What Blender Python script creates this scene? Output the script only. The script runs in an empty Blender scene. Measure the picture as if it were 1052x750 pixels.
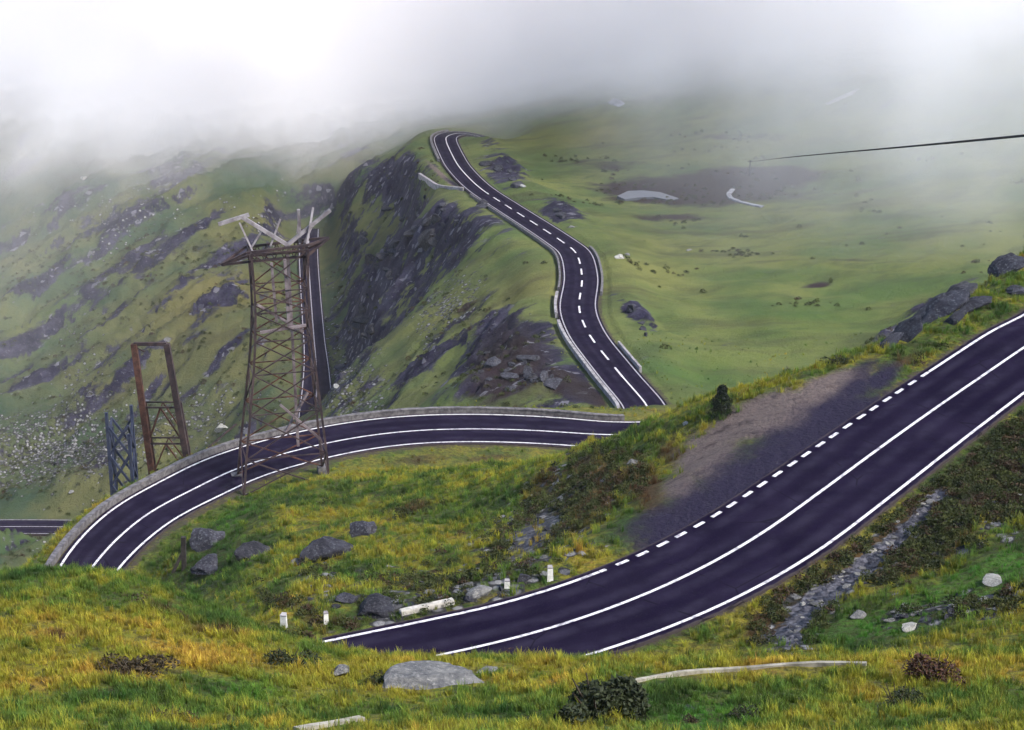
import bpy, bmesh, math, random
import numpy as np
from mathutils import Vector, Matrix

random.seed(7)
RNG = np.random.default_rng(11)
SC = bpy.context.scene
COL = SC.collection

# ------------------------------------------------------------------ camera
F, CX, CY = 1963.0, 526.0, 375.0            # focal length and centre in photograph pixels
PITCH = math.radians(20.0)
CP, SP = math.cos(PITCH), math.sin(PITCH)
cam_d = bpy.data.cameras.new('camera')
cam = bpy.data.objects.new('camera', cam_d)
COL.objects.link(cam)
cam_d.sensor_width = 36.0
cam_d.lens = F / 1052.0 * 36.0
cam_d.clip_start = 0.5
cam_d.clip_end = 6000
cam.location = (0, 0, 0)                    # everything is measured from the viewpoint
cam.rotation_euler = (math.radians(90) - PITCH, 0, 0)
SC.camera = cam


def ray(px, py):
    a, b = (px - CX) / F, (CY - py) / F
    return np.array([a, CP + b * SP, -SP + b * CP])


def at_z(px, py, z):
    d = ray(px, py)
    return d * (z / d[2])


def at_h(px, h, z):
    """point at forward distance h and height z seen in column px"""
    return np.array([(px - CX) / F * (h * CP - z * SP), h, z])


# ------------------------------------------------------------------ noise
def _hash(ix, iy, seed):
    n = (ix.astype(np.int64) * 374761393 + iy.astype(np.int64) * 668265263 + seed * 1442695041) & 0xFFFFFFFF
    n = ((n ^ (n >> 13)) * 1274126177) & 0xFFFFFFFF
    return (n ^ (n >> 16)) & 0xFFFFFFFF


def perlin(x, y, seed=0):
    ix, iy = np.floor(x), np.floor(y)
    fx, fy = x - ix, y - iy
    ux, uy = fx * fx * fx * (fx * (fx * 6 - 15) + 10), fy * fy * fy * (fy * (fy * 6 - 15) + 10)

    def g(dx, dy):
        a = _hash(ix + dx, iy + dy, seed) * (2 * np.pi / 4294967296.0)
        return np.cos(a) * (fx - dx) + np.sin(a) * (fy - dy)
    a, b, c, d = g(0, 0), g(1, 0), g(0, 1), g(1, 1)
    return (a + (b - a) * ux + (c - a) * uy + (a - b - c + d) * ux * uy) * 1.5


def fbm(x, y, octs=4, seed=0, gain=0.5):
    s, a, t = 0.0, 1.0, 0.0
    for o in range(octs):
        s = s + a * perlin(x * 2 ** o, y * 2 ** o, seed + o * 17)
        t += a
        a *= gain
    return s / t


def ridged(x, y, octs=4, seed=0):
    s, a, t = 0.0, 1.0, 0.0
    for o in range(octs):
        s = s + a * (1 - 2 * np.abs(perlin(x * 2 ** o, y * 2 ** o, seed + o * 17)))
        t += a
        a *= 0.55
    return s / t


def sstep(a, b, x):
    t = np.clip((x - a) / (b - a), 0, 1)
    return t * t * (3 - 2 * t)


# ------------------------------------------------------------------ roads as curves in space
def catmull(P, n=24):
    P = np.array(P, float)
    P = np.vstack([2 * P[0] - P[1], P, 2 * P[-1] - P[-2]])
    out = []
    for i in range(1, len(P) - 2):
        a, b, d, e = P[i - 1:i + 3]
        for t in np.linspace(0, 1, n, endpoint=False):
            out.append(.5 * (2 * b + (-a + d) * t + (2 * a - 5 * b + 4 * d - e) * t * t + (-a + 3 * b - 3 * d + e) * t ** 3))
    out.append(P[-2])
    return np.array(out)


def resample(P, step):
    s = np.r_[0, np.cumsum(np.linalg.norm(np.diff(P[:, :3], axis=0), axis=1))]
    n = max(4, int(s[-1] / step))
    q = np.linspace(0, s[-1], n + 1)
    return np.c_[[np.interp(q, s, P[:, k]) for k in range(P.shape[1])]].T


def smooth(P, k):
    for _ in range(k):
        Q = P.copy()
        Q[1:-1] = (P[:-2] + 2 * P[1:-1] + P[2:]) / 4
        P = Q
    return P


def normals2(c):
    t = np.gradient(c[:, :2], axis=0)
    t /= np.linalg.norm(t, axis=1)[:, None] + 1e-9
    return np.c_[-t[:, 1], t[:, 0]]


class Road:
    """centre curve plus a left and right half width that may vary along it"""

    def __init__(s, pix, z0, z1, before=(), after=(), left=None, right=None, half=2.8, step=1.0, shoulder=.4, deg=2):
        ip = catmull(pix)
        k = np.r_[0, np.cumsum(np.hypot(*np.diff(ip, axis=0).T))]
        k /= k[-1]
        seen = np.array([at_z(x, y, z0 + (z1 - z0) * q) for (x, y), q in zip(ip, k)])
        # equal steps of true length before the grade is applied again
        for _ in range(3):
            l = np.r_[0, np.cumsum(np.linalg.norm(np.diff(seen, axis=0), axis=1))]
            l /= l[-1]
            seen = np.array([at_z(x, y, z0 + (z1 - z0) * q) for (x, y), q in zip(ip, l)])
        key = resample(seen, 6.0)
        pts = catmull(np.vstack([np.array(before).reshape(-1, 3), key, np.array(after).reshape(-1, 3)]), 12)
        s.c = smooth(resample(pts, step), 6)
        s.n = normals2(s.c)
        s.s = np.r_[0, np.cumsum(np.linalg.norm(np.diff(s.c, axis=0), axis=1))]
        s.wl = s.fit(left, +1, half, deg)
        s.wr = s.fit(right, -1, half, deg)
        s.sh = shoulder

    def fit(s, edge, sg, half, deg):
        if edge is None:
            return np.full(len(s.c), half)
        ss, ww = [], []
        for px, py in edge:
            pr = project(s.c)
            i = int(np.argmin((pr[:, 0] - px) ** 2 + (pr[:, 1] - py) ** 2))
            for _ in range(6):
                p = at_z(px, py, s.c[i, 2])
                i = int(np.argmin(((s.c[:, :2] - p[:2]) ** 2).sum(1)))
            ss.append(s.s[i])
            ww.append(sg * float(((p - s.c[i])[:2] * s.n[i]).sum()))
        ss, ww = np.array(ss), np.array(ww)
        co = np.polyfit(ss, ww, deg)
        return np.polyval(co, np.clip(s.s, ss.min(), ss.max()))

    def edge(s, off_l=None, off=0.0, dz=0.0):
        """point row at fraction: off_l in {-1 (right), 0, +1 (left)} times the half width, plus an offset outward"""
        if off_l == 0:
            w = np.zeros(len(s.c)) + off
        else:
            w = (s.wl + off) if off_l > 0 else -(s.wr + off)
        e = s.c.copy()
        e[:, :2] += s.n * w[:, None]
        e[:, 2] += dz
        return e

    def index(s, px, py):
        pr = project(s.c)
        return int(np.argmin((pr[:, 0] - px) ** 2 + (pr[:, 1] - py) ** 2))


def project(p):
    p = np.atleast_2d(p)
    dep = p[:, 1] * CP - p[:, 2] * SP
    v = p[:, 1] * SP + p[:, 2] * CP
    dep = np.where(dep < 1, 1e9, dep)
    return np.c_[CX + F * p[:, 0] / dep, CY - F * v / dep]


A_C = [(1120, 312), (1050, 358), (1000, 393), (950, 427), (907, 458), (853, 498), (760, 563), (697, 596), (633, 623), (567, 645), (517, 660), (473, 668), (400, 684)]
A_FAR = [(1050, 322), (987, 363), (950, 387), (910, 412), (868, 440), (825, 469), (772, 503), (737, 527), (697, 550), (650, 573), (583, 600), (517, 619), (450, 637)]
A_NEAR = [(1050, 406), (990, 448), (933, 500), (873, 543), (810, 583), (750, 617), (697, 642), (650, 658), (613, 670)]
B_C = [(93, 585), (127, 547), (167, 518), (200, 502), (260, 475), (347, 453), (400, 445), (450, 441), (517, 441), (583, 444), (630, 447)]
B_FAR = [(53, 587), (100, 543), (153, 502), (213, 470), (300, 447), (350, 436), (400, 428), (500, 425), (583, 430), (643, 435)]
B_NEAR = [(127, 582), (157, 550), (200, 518), (243, 499), (300, 480), (347, 468), (417, 459), (483, 454), (550, 455), (617, 458)]
C_C = [(676, 432), (660, 410), (648, 397), (623, 367), (605, 343), (595, 317), (598, 287), (593, 262), (580, 250), (553, 232), (523, 213), (493, 193), (473, 173), (464, 158), (459, 147)]
C_L = [(637, 416), (625, 397), (603, 367), (578, 333), (575, 315), (580, 287)]
C_R = [(684, 416), (670, 397), (640, 367), (612, 333), (610, 315), (618, 287)]

road_near = Road(A_C, -37.2, -40.0, before=[(52, 146, -36)], after=[(-13, 70, -40.6), (-24, 70, -43), (-33, 72, -45.5), (-37, 77, -47.5)],
                 left=A_NEAR, right=A_FAR)
road_bend = Road(B_C, -63.0, -68.0, before=[(-37, 77, -47.5), (-40.5, 87, -52.5), (-36, 100, -58), (-32, 112, -61.3)], after=[(19, 172, -69.5), (27, 182, -73)],
                 left=B_FAR, right=B_NEAR)
road_winding = Road(C_C, -81.0, -104.0, before=[(27, 182, -73), (30, 191, -76.5), (25.5, 199, -79)],
                    after=[(-15.5, 446, -104.4), (-12, 453, -105.2), (-6, 455, -107.0)], left=C_L, right=C_R, deg=1)
D_C = [(-60, 541), (40, 541), (110, 541), (180, 533), (260, 500), (316, 452), (324, 420), (325, 380), (322, 340), (319, 300), (317, 262), (318, 235)]
_d = []
for (x, y), z in zip(D_C, [-150, -150, -149.5, -148, -141, -134.5, -131.5, -130, -129, -128.5, -128, -126]):
    _d.append(at_z(x, y, z))


class RoadW(Road):
    def __init__(s, pts, wl, step=1.5, shoulder=.3):
        s.c = smooth(resample(catmull(pts, 16), step), 5)
        s.n = normals2(s.c)
        s.s = np.r_[0, np.cumsum(np.linalg.norm(np.diff(s.c, axis=0), axis=1))]
        s.wl = wl(s)
        s.wr = s.wl.copy()
        s.sh = shoulder


road_valley = RoadW(np.array(_d), lambda s: 3.0 - .9 * sstep(330, 372, s.c[:, 1]))
ROADS = [road_near, road_bend, road_winding, road_valley]

# ------------------------------------------------------------------ the terrain as a height function
K = []                                      # control points (x, y, z)


def pz(*a):
    for px, py, z in a:
        K.append(at_z(px, py, z))


def ph(*a):
    for px, h, z in a:
        K.append(at_h(px, h, z))


for r, st in zip(ROADS, (5, 6, 9, 16)):
    for sg in (1, -1):
        e = r.edge(sg, 1.6)
        K.extend(e[::st])
# the grassy brow the photographer stands on, and its far side
K += [np.array(q, float) for q in [(0, 0, -1.7), (-40, -5, -3), (40, -5, -3), (0, 12, -8), (-30, 14, -9), (30, 14, -9)]]
pz((-80, 750, -20.5), (0, 750, -20), (260, 750, -20), (526, 750, -20), (800, 750, -20), (1052, 750, -19.8), (1130, 750, -19.8),
   (0, 670, -23), (260, 695, -23), (526, 705, -23), (800, 712, -22.5), (1052, 705, -22),
   (-60, 600, -26), (0, 596, -26), (60, 591, -26.3), (130, 588, -26.5), (200, 612, -26.3), (265, 651, -26), (310, 668, -25.9), (360, 672, -25.7), (430, 674, -25.5), (500, 675, -25.3), (610, 680, -25), (700, 678, -24.8), (800, 677, -24.5), (950, 671, -24.2), (1052, 666, -24))
ph((-60, 62, -34), (0, 62, -34.5), (130, 63, -35.2), (20, 135, -71), (60, 142, -74), (85, 150, -78), (-40, 128, -68),  (265, 57, -33), (400, 56, -33), (610, 53, -31), (800, 52, -30.8), (950, 52, -30.5), (1052, 52, -30),
   (0, 80, -46), (130, 80, -46), (200, 92, -48), (0, 100, -58.3), (620, 62, -37), (800, 61, -36), (1000, 59, -34), (420, 65, -38.5))
# slope between the near road and the wide bend
pz((350, 605, -43), (350, 560, -49), (350, 520, -56), (350, 492, -62), (450, 600, -42.8), (450, 540, -50), (450, 490, -60.5), (550, 480, -56), (550, 540, -45.5),
   (550, 588, -41.2), (620, 462, -50), (620, 512, -43.8), (655, 442, -44), (680, 525, -40), (250, 560, -55), (250, 522, -61), (200, 548, -60), (170, 578, -58), (300, 605, -46), (230, 600, -51))
# spur behind the near road, with the lay-by
ph((1052, 123, -37.2), (1000, 117, -37.8), (950, 113, -38.7), (900, 109, -38.9), (850, 106, -38.8), (780, 105, -39.6), (740, 104.5, -40.4), (700, 108, -42.2), (655, 112, -45.2),
   (1052, 140, -46), (1000, 131, -46), (900, 122, -47), (850, 119, -47), (780, 118, -47.5), (740, 117, -48), (700, 122, -51), (655, 128, -56), (620, 140, -60),
   (800, 97.5, -38.8), (720, 91, -39.2), (850, 100, -38.6), (680, 86, -39.5), (900, 103, -38.3), (1130, 125, -37), (1200, 150, -42),
   (850, 150, -69), (1000, 165, -72), (740, 150, -69), (1150, 190, -75), (900, 190, -82), (760, 185, -80))
# slope on the near side of the near road
ph((880, 79.3, -38.6), (880, 74.5, -38.5), (810, 73.5, -38.8), (800, 70.5, -38.4), (700, 71.5, -38.9), (960, 86.5, -38.6), (1000, 80.5, -38.5), (1000, 69, -36.4), (950, 66, -35.6),
   (1052, 89, -38.4), (1052, 79, -37.8), (1052, 73, -36.6), (1140, 80, -37), (1140, 95, -37.5), (620, 66.5, -38.6))
# drop beyond the parapet to the valley on the left
ph((-100, 150, -78), (0, 160, -82), (100, 165, -85), (160, 168, -86), (200, 172, -86), (300, 182, -86), (400, 194, -86), (500, 200, -84), (580, 198, -82), (625, 192, -77),
   (0, 230, -122), (200, 235, -116), (350, 235, -104), (-150, 230, -125), (-300, 330, -150))
pz((450, 412, -88), (550, 408, -83), (500, 380, -90), (560, 360, -88), (400, 400, -106), (400, 350, -107), (350, 405, -119), (350, 350, -121),
   (540, 350, -89), (560, 310, -91), (480, 300, -98), (430, 300, -110), (560, 260, -94), (480, 235, -105), (430, 250, -113), (380, 300, -119), (420, 200, -111), (500, 215, -100), (400, 160, -113), (435, 150, -107),
   (440, 195, -106), (350, 200, -119), (370, 240, -121), (345, 300, -125), (300, 260, -127), (300, 330, -130), (300, 400, -133),
   (20, 250, -129), (150, 250, -125), (250, 215, -119), (20, 350, -140), (150, 350, -134), (230, 340, -130), (20, 450, -147), (120, 440, -143), (240, 420, -137), (270, 440, -136), (20, 505, -150.5), (100, 500, -148), (180, 475, -144),
   (20, 150, -112), (200, 150, -114), (100, 80, -108), (300, 100, -112), (20, 30, -104), (300, 0, -98), (-100, 200, -120), (-100, 400, -142), (-120, 80, -98))
# valley floor and the far slope on the right
pz((640, 332, -87.5), (700, 350, -86.5), (700, 395, -85), (700, 300, -92), (680, 260, -95), (700, 230, -98), (600, 205, -100), (560, 165, -103), (520, 140, -105), (600, 110, -101), (700, 150, -100),
   (800, 350, -87), (800, 300, -91), (800, 250, -95), (900, 300, -90), (900, 250, -93.5), (1000, 230, -93), (1060, 250, -90), (900, 150, -95), (1000, 100, -88), (700, 60, -95), (500, 90, -108), (450, 80, -111), (400, 110, -111), (800, 0, -88), (500, 0, -102),
   (1150, 150, -88), (1150, 300, -84), (1150, 50, -80), (450, 120, -107.5), (478, 118, -106.5))
K += [np.array(q, float) for q in [(-200, 640, -70), (0, 660, -70), (200, 620, -50), (-350, 500, -90), (320, 480, -60), (250, 300, -78), (-330, 800, 0), (0, 800, 10), (330, 800, 20), (-420, 350, -140), (150, 120, -40), (-90, 60, -35), (-150, 140, -80), (-80, 110, -58)]]
K = np.array(K)
C2 = 25.0
_A = np.sqrt(((K[:, None, :2] - K[None, :, :2]) ** 2).sum(2) + C2)
_n = len(K)
_M = np.zeros((_n + 3, _n + 3))
_M[:_n, :_n] = _A - np.eye(_n) * .25
_M[:_n, _n:] = np.c_[np.ones(_n), K[:, :2] / 100]
_M[_n:, :_n] = _M[:_n, _n:].T
_W = np.linalg.solve(_M, np.r_[K[:, 2], 0, 0, 0])


def base_height(x, y):
    x, y = np.asarray(x, float).ravel(), np.asarray(y, float).ravel()
    out = np.empty(len(x))
    for i in range(0, len(x), 20000):
        a, b = x[i:i + 20000], y[i:i + 20000]
        d = np.sqrt((a[:, None] - K[None, :, 0]) ** 2 + (b[:, None] - K[None, :, 1]) ** 2 + C2)
        out[i:i + 20000] = d @ _W[:_n] + _W[_n] + _W[_n + 1] * a / 100 + _W[_n + 2] * b / 100
    return out


def march(px, py, fn, t0=22.0, t1=620.0):
    """first point of the ground along the sight line"""
    d = ray(px, py)
    t = np.geomspace(t0, t1, 700)
    p = t[:, None] * d
    under = p[:, 2] < fn(p[:, 0], p[:, 1])
    i = int(np.argmax(under)) if under.any() else len(t) - 1
    lo, hi = t[max(i - 1, 0)], t[i]
    tt = np.linspace(lo, hi, 40)
    p = tt[:, None] * d
    under = p[:, 2] < fn(p[:, 0], p[:, 1])
    return p[int(np.argmax(under)) if under.any() else -1]


# surface kinds: soft patches (px, py, half length, half width, angle) on the ground
PATCH = {
    'rock': [(400, 185, 50, 24, 5, .86), (445, 240, 95, 24, 28, .86), (398, 285, 60, 36, 45, .84), (498, 236, 42, 15, 22, .85), (480, 262, 46, 12, 32, .75), (385, 345, 40, 14, 50, .7), (420, 330, 40, 8, 42, .6), (366, 340, 20, 60, 0, .8), (346, 400, 14, 36, 0, .7),
             (470, 335, 50, 12, 40, .55), (520, 372, 62, 24, 15, 1.15), (440, 385, 60, 12, 38, .85), (585, 395, 48, 17, -20, 1.15), (500, 400, 60, 12, 8, .9), (540, 345, 40, 10, 25, .7), (610, 412, 22, 14, -30, .7),
             (110, 300, 110, 9, 36, .75), (185, 262, 90, 11, 40, .8), (222, 325, 40, 11, 42, .8), (60, 430, 34, 7, 22, .6), (75, 385, 40, 8, 25, .6), (90, 420, 30, 9, 30, .6), (160, 205, 100, 16, 32, .7),
             (60, 225, 70, 12, 28, .55), (130, 330, 90, 7, 38, .75), (200, 300, 80, 6, 40, .7), (60, 290, 60, 8, 36, .75), (30, 360, 50, 7, 30, .75), (150, 380, 60, 6, 40, .7), (250, 268, 60, 8, 40, .75), (120, 252, 80, 8, 36, .7), (40, 400, 50, 7, 28, .75), (225, 385, 60, 6, 42, .65), (300, 340, 40, 6, 45, .6), (295, 215, 50, 14, 12, .3), (60, 160, 60, 14, 20, .5), (270, 370, 70, 6, 42, .5), (240, 300, 70, 7, 42, .5),
             (652, 325, 10, 34, 42, .95), (575, 220, 22, 10, -15, .95), (520, 180, 26, 14, -25, .9), (498, 148, 18, 10, -20, .6), (965, 322, 42, 16, 30, .9), (920, 346, 30, 7, 30, .8),
             (120, 480, 60, 25, 30, .5), (1010, 460, 40, 30, 20, .35), (960, 535, 60, 25, 40, .4)],
    'stone': [(440, 603, 75, 18, 4, .7), (550, 555, 80, 36, 40, .9), (60, 470, 110, 36, 5, .75), (180, 445, 70, 25, 20, .45), (330, 600, 20, 30, 0, .6), (1000, 560, 60, 20, 20, .45), (990, 628, 80, 12, 8, .75),
              (965, 508, 11.799, 9.05148, 0, 1.404), (945, 530, 23.598, 10.1829, 45, 1.404), (920, 552, 26.5478, 11.3143, 45, 1.404), (893, 573, 29.4975, 13.5772, 40, 1.404), (865, 594, 29.4975, 15.8401, 38, 1.404), (840, 612, 26.5478, 16.9715, 40, 1.404), (822, 632, 20.6482, 19.2344, 60, 1.404), (808, 655, 17.6985, 20.3658, 60, 1.404),
              (460, 320, 40, 20, 40, .5), (350, 400, 30, 40, 60, .5)],
    'brown': [(930, 505, 130, 34, 38, 1.35), (1000, 480, 90, 50, 30, 1.4), (960, 560, 70, 20, 30, 1.2), (1040, 500, 60, 40, 20, 1.3), (820, 620, 40, 30, 50, 1.1), (840, 600, 60, 30, 45, .9), (600, 520, 60, 40, 50, .8), (560, 500, 40, 16, 30, .6), (380, 640, 60, 8, -5, .7), (330, 655, 80, 6, -6, .8), (560, 660, 90, 6, 0, .8), (230, 650, 60, 8, -8, .7), (60, 655, 40, 8, 0, .6), (420, 530, 30, 8, 10, .7), (500, 470, 40, 6, 5, .6), (715, 197, 110, 15, 0, 1.15), (775, 182, 70, 12, 0, 1.1), (690, 226, 40, 5, 0, .7), (660, 505, 30, 42, 40, .75), (690, 470, 34, 24, 30, .6), (430, 472, 55, 9, 5, .6), (560, 545, 50, 24, 45, .5), (520, 378, 60, 22, 15, .8), (590, 398, 50, 16, -20, .9), (480, 325, 40, 12, 40, .5), (300, 628, 60, 6, -15, .6),
              (910, 520, 70, 18, 36, .8), (790, 640, 30, 40, 55, .7), (980, 480, 60, 26, 36, .55), (130, 690, 45, 8, 0, .7), (80, 620, 40, 7, 0, .5), (170, 632, 55, 6, -20, .6), (700, 275, 80, 8, 5, .3),
              (880, 265, 40, 6, 5, .5), (840, 293, 20, 4, 5, .7), (760, 140, 90, 8, 0, .5), (980, 355, 60, 10, 34, .5), (930, 372, 40, 10, 25, .6), (620, 170, 60, 8, 0, .5)],
    'lush': [(1015, 598, 90, 20, 20, 1.25), (900, 645, 70, 16, 6, 1.1), (950, 625, 60, 16, 15, .9), (250, 705, 70, 18, 0, .8), (120, 715, 80, 12, 0, .6), (720, 735, 70, 18, 0, .9), (500, 740, 70, 14, 0, .6), (720, 385, 60, 22, 10, .7), (640, 545, 30, 14, 40, .7),
             (480, 515, 70, 22, 10, .5), (240, 530, 60, 16, 30, .6), (200, 575, 70, 10, 0, .5), (850, 330, 110, 22, 8, .6), (30, 565, 60, 16, 0, .6), (650, 580, 30, 12, 25, .8), (60, 330, 80, 40, 35, .4), (370, 600, 40, 14, 0, .6)],
    'dry': [(150, 665, 260, 40, -6, .9), (480, 685, 160, 18, -2, .8), (760, 690, 200, 16, 0, .9), (980, 690, 120, 18, 0, .7), (540, 300, 60, 30, 20, .5), (470, 320, 60, 22, 35, .5), (210, 330, 90, 30, 40, .5), (650, 270, 60, 40, 0, .25), (600, 140, 110, 20, 0, .5),
            (560, 285, 50, 30, 20, .4), (550, 470, 60, 8, 5, .4), (960, 375, 60, 12, 30, .8), (680, 425, 40, 16, 25, .5)],
    'gravel': [(790, 428, 82, 22, 16, 1.15), (855, 398, 45, 15, 18, 1.1), (725, 470, 40, 26, 28, 1.0), (700, 505, 26, 30, 35, .8), (455, 186, 22, 8, -15, .9), (850, 410, 40, 12, 10, .8)],
    'tar': [(905, 388, 30, 14, 33, 1.1), (850, 425, 50, 18, 33, 1.15), (790, 468, 50, 18, 33, 1.15), (715, 520, 50, 22, 34, 1.1), (680, 548, 36, 16, 30, 1.05), (890, 378, 24, 9, 20, .9), (880, 398, 40, 16, 33, 1), (815, 450, 60, 16, 33, .95), (740, 500, 60, 20, 34, 1), (700, 532, 40, 18, 30, .95), (465, 186, 14, 6, -10, 1)],
}
_patch = {}
for kind, lst in PATCH.items():
    rows = []
    for px, py, rx, ry, ang, v in lst:
        o = march(px, py, base_height)
        a = math.radians(ang)
        ax = []
        for ux, uy, rr in ((math.cos(a), -math.sin(a), rx), (math.sin(a), math.cos(a), ry)):
            vec = []
            for sg in (1, -1):                      # where the patch's own plane is met, near the centre height
                q = at_z(px + sg * ux * rr * .35, py + sg * uy * rr * .35, o[2])
                q2 = march(px + sg * ux * rr * .35, py + sg * uy * rr * .35, base_height)
                if np.linalg.norm(q2 - o) < 60:
                    q = q2
                vec.append(sg * (q - o)[:2] / .35)
            ax.append((vec[0] + vec[1]) / 2)
        M = np.array(ax).T
        if abs(np.linalg.det(M)) < .05:
            M = M + np.eye(2) * .5
        rows.append((o[:2], np.linalg.inv(M), v))
    _patch[kind] = rows


def masks(x, y):
    x, y = np.asarray(x, float).ravel(), np.asarray(y, float).ravel()
    P = np.c_[x, y]
    out = {}
    for kind, rows in _patch.items():
        m = np.zeros(len(x))
        for o, Mi, v in rows:
            q = (P - o) @ Mi.T
            m = np.maximum(m, v * np.exp(-(q ** 2).sum(1) * .9))
        out[kind] = m
    return out


_rc = np.vstack([r.c for r in ROADS])
_rw = np.concatenate([np.maximum(r.wl, r.wr) + r.sh for r in ROADS])


def road_dist(x, y):
    """distance beyond the tarmac edge, and the height of the nearest road"""
    n = len(x)
    d = np.full(n, 99.0)
    z = np.zeros(n)
    for i in range(0, n, 20000):
        a, b = x[i:i + 20000], y[i:i + 20000]
        q = np.sqrt((a[:, None] - _rc[None, :, 0]) ** 2 + (b[:, None] - _rc[None, :, 1]) ** 2) - _rw[None, :]
        k = q.argmin(1)
        d[i:i + 20000] = q[np.arange(len(a)), k]
        z[i:i + 20000] = _rc[k, 2]
    return d, z


def layby(x, y):
    """worn tarmac spilling from the far edge of the near road into the lay-by"""
    r = road_near
    a, b = r.index(975, 372), r.index(668, 566)
    out = np.zeros(len(x))
    k = np.where((y > 60) & (y < 125) & (x > -5) & (x < 45))[0]
    if len(k):
        q = (x[k][:, None] - r.c[None, :, 0]) ** 2 + (y[k][:, None] - r.c[None, :, 1]) ** 2
        i = q.argmin(1)
        off = -((np.c_[x[k], y[k]] - r.c[i, :2]) * r.n[i]).sum(1) - r.wr[i]
        w = sstep(a - 1, a + 6, i) * sstep(b + 1, b - 5, i)
        out[k] = w * np.where(off > -1, sstep(7.5, -.5, off), 0) * 1.25
    return out


RIB = math.radians(44)                       # the ribs of the flank run uphill in this direction


def height(x, y, full=False):
    x, y = np.asarray(x, float).ravel(), np.asarray(y, float).ravel()
    b = base_height(x, y)
    m = masks(x, y)
    m['tar'] = np.maximum(m['tar'], layby(x, y))
    d, rz = road_dist(x, y)
    u = x * math.cos(RIB) + y * math.sin(RIB)
    v = -x * math.sin(RIB) + y * math.cos(RIB)
    flank = sstep(170, 240, y) * sstep(5, -45, x - (y - 250) * -.03)
    far = sstep(150, 260, y)
    mid = sstep(62, 75, y) * (1 - far)
    wx, wy = fbm(x / 30, y / 30, 3, 91) * 8, fbm(x / 30, y / 30, 3, 92) * 8
    h = b
    h = h + flank * (ridged((u + wx) / 75, (v + wy) / 17, 4, 3) * 3.6 + ridged((u + wx) / 34, (v + wy) / 7.5, 4, 6) * 1.9 + fbm((u + wx) / 22, (v + wy) / 7, 4, 5) * 1.2)
    h = h + far * (1 - flank) * (fbm(x / 26, y / 26, 4, 8) * 1.3 + fbm(x / 7, y / 7, 3, 12) * .4)
    h = h + m['rock'] * far * (ridged((u + wx) / 20, (v + wy) / 6.5, 5, 21) * 3.4 + fbm(u / 4, v / 2, 3, 23) * .9)
    h = h + mid * (fbm(x / 9, y / 9, 4, 31) * .95 + fbm(x / 2.2, y / 2.2, 3, 33) * .2 + ridged(x / 5.5 + wx / 9, y / 5.5, 3, 35) * .3)
    h = h + (1 - sstep(60, 75, y)) * (fbm(x / 7, y / 7, 4, 41) * .4 + fbm(x / 1.6, y / 1.6, 3, 43) * .12)
    h = h + (m['rock'] * (1 - far) + m['stone'] * .4) * (ridged(x / 3, y / 3, 4, 51) * .5)
    h = h - .5 * np.clip(m['stone'] - .85, 0, 1) / .25 * sstep(40, 60, x * 3)
    flat = np.clip(m['gravel'] * 1.2 + m['tar'], 0, 1) * (y < 140)
    h = h * (1 - flat * .8) + flat * .8 * b
    near = 1 - sstep(.7, 5.5 + 4 * far, d)
    h = h * (1 - near) + near * (rz - .14 - .25 * far * (d < 1.2))
    if full:
        m['stone'] = np.maximum(m['stone'], .22 * flank * sstep(-.1, .45, fbm(x / 25, y / 25, 3, 61)))
        rr = ridged((u + wx) / 34, (v + wy) / 7.5, 4, 6) + .6 * ridged((u + wx) / 75, (v + wy) / 17, 3, 3)
        m['rib'] = flank * sstep(.55, -.35, rr)
        return h, m, d, flank
    return h


def hit(px, py):
    return march(px, py, height)


# ------------------------------------------------------------------ tagging
def tag(o, label=None, cat=None, group=None, kind=None):
    for k, v in (('label', label), ('category', cat), ('group', group), ('kind', kind)):
        if v:
            o[k] = v
    return o


def empty(name, loc, rz=0.0):
    o = bpy.data.objects.new(name, None)
    COL.objects.link(o)
    o.location = Vector([float(v) for v in loc])
    o.rotation_euler = (0, 0, rz)
    o.empty_display_size = .2
    return o


def mesh_obj(name, verts, faces, mat, parent=None, flat=False, loc=None):
    me = bpy.data.meshes.new(name)
    me.from_pydata([tuple(map(float, v)) for v in verts], [], [tuple(f) for f in faces])
    if mat:
        me.materials.append(mat)
    if not flat:
        me.polygons.foreach_set('use_smooth', [True] * len(me.polygons))
    me.update()
    o = bpy.data.objects.new(name, me)
    COL.objects.link(o)
    if parent:
        o.parent = parent
    if loc is not None:
        o.location = Vector([float(v) for v in loc])
    return o


def np_mesh(name, V, Q, mat=None, smooth_=True):
    """fast mesh from arrays; Q is (n, 3) or (n, 4)"""
    me = bpy.data.meshes.new(name)
    n, k = Q.shape
    me.vertices.add(len(V))
    me.vertices.foreach_set('co', np.ascontiguousarray(V, np.float32).ravel())
    me.loops.add(n * k)
    me.loops.foreach_set('vertex_index', np.ascontiguousarray(Q, np.int32).ravel())
    me.polygons.add(n)
    me.polygons.foreach_set('loop_start', np.arange(0, n * k, k, dtype=np.int32))
    me.polygons.foreach_set('loop_total', np.full(n, k, np.int32))
    if smooth_:
        me.polygons.foreach_set('use_smooth', np.ones(n, bool))
    me.update(calc_edges=True)
    if mat:
        me.materials.append(mat)
    return me


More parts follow.
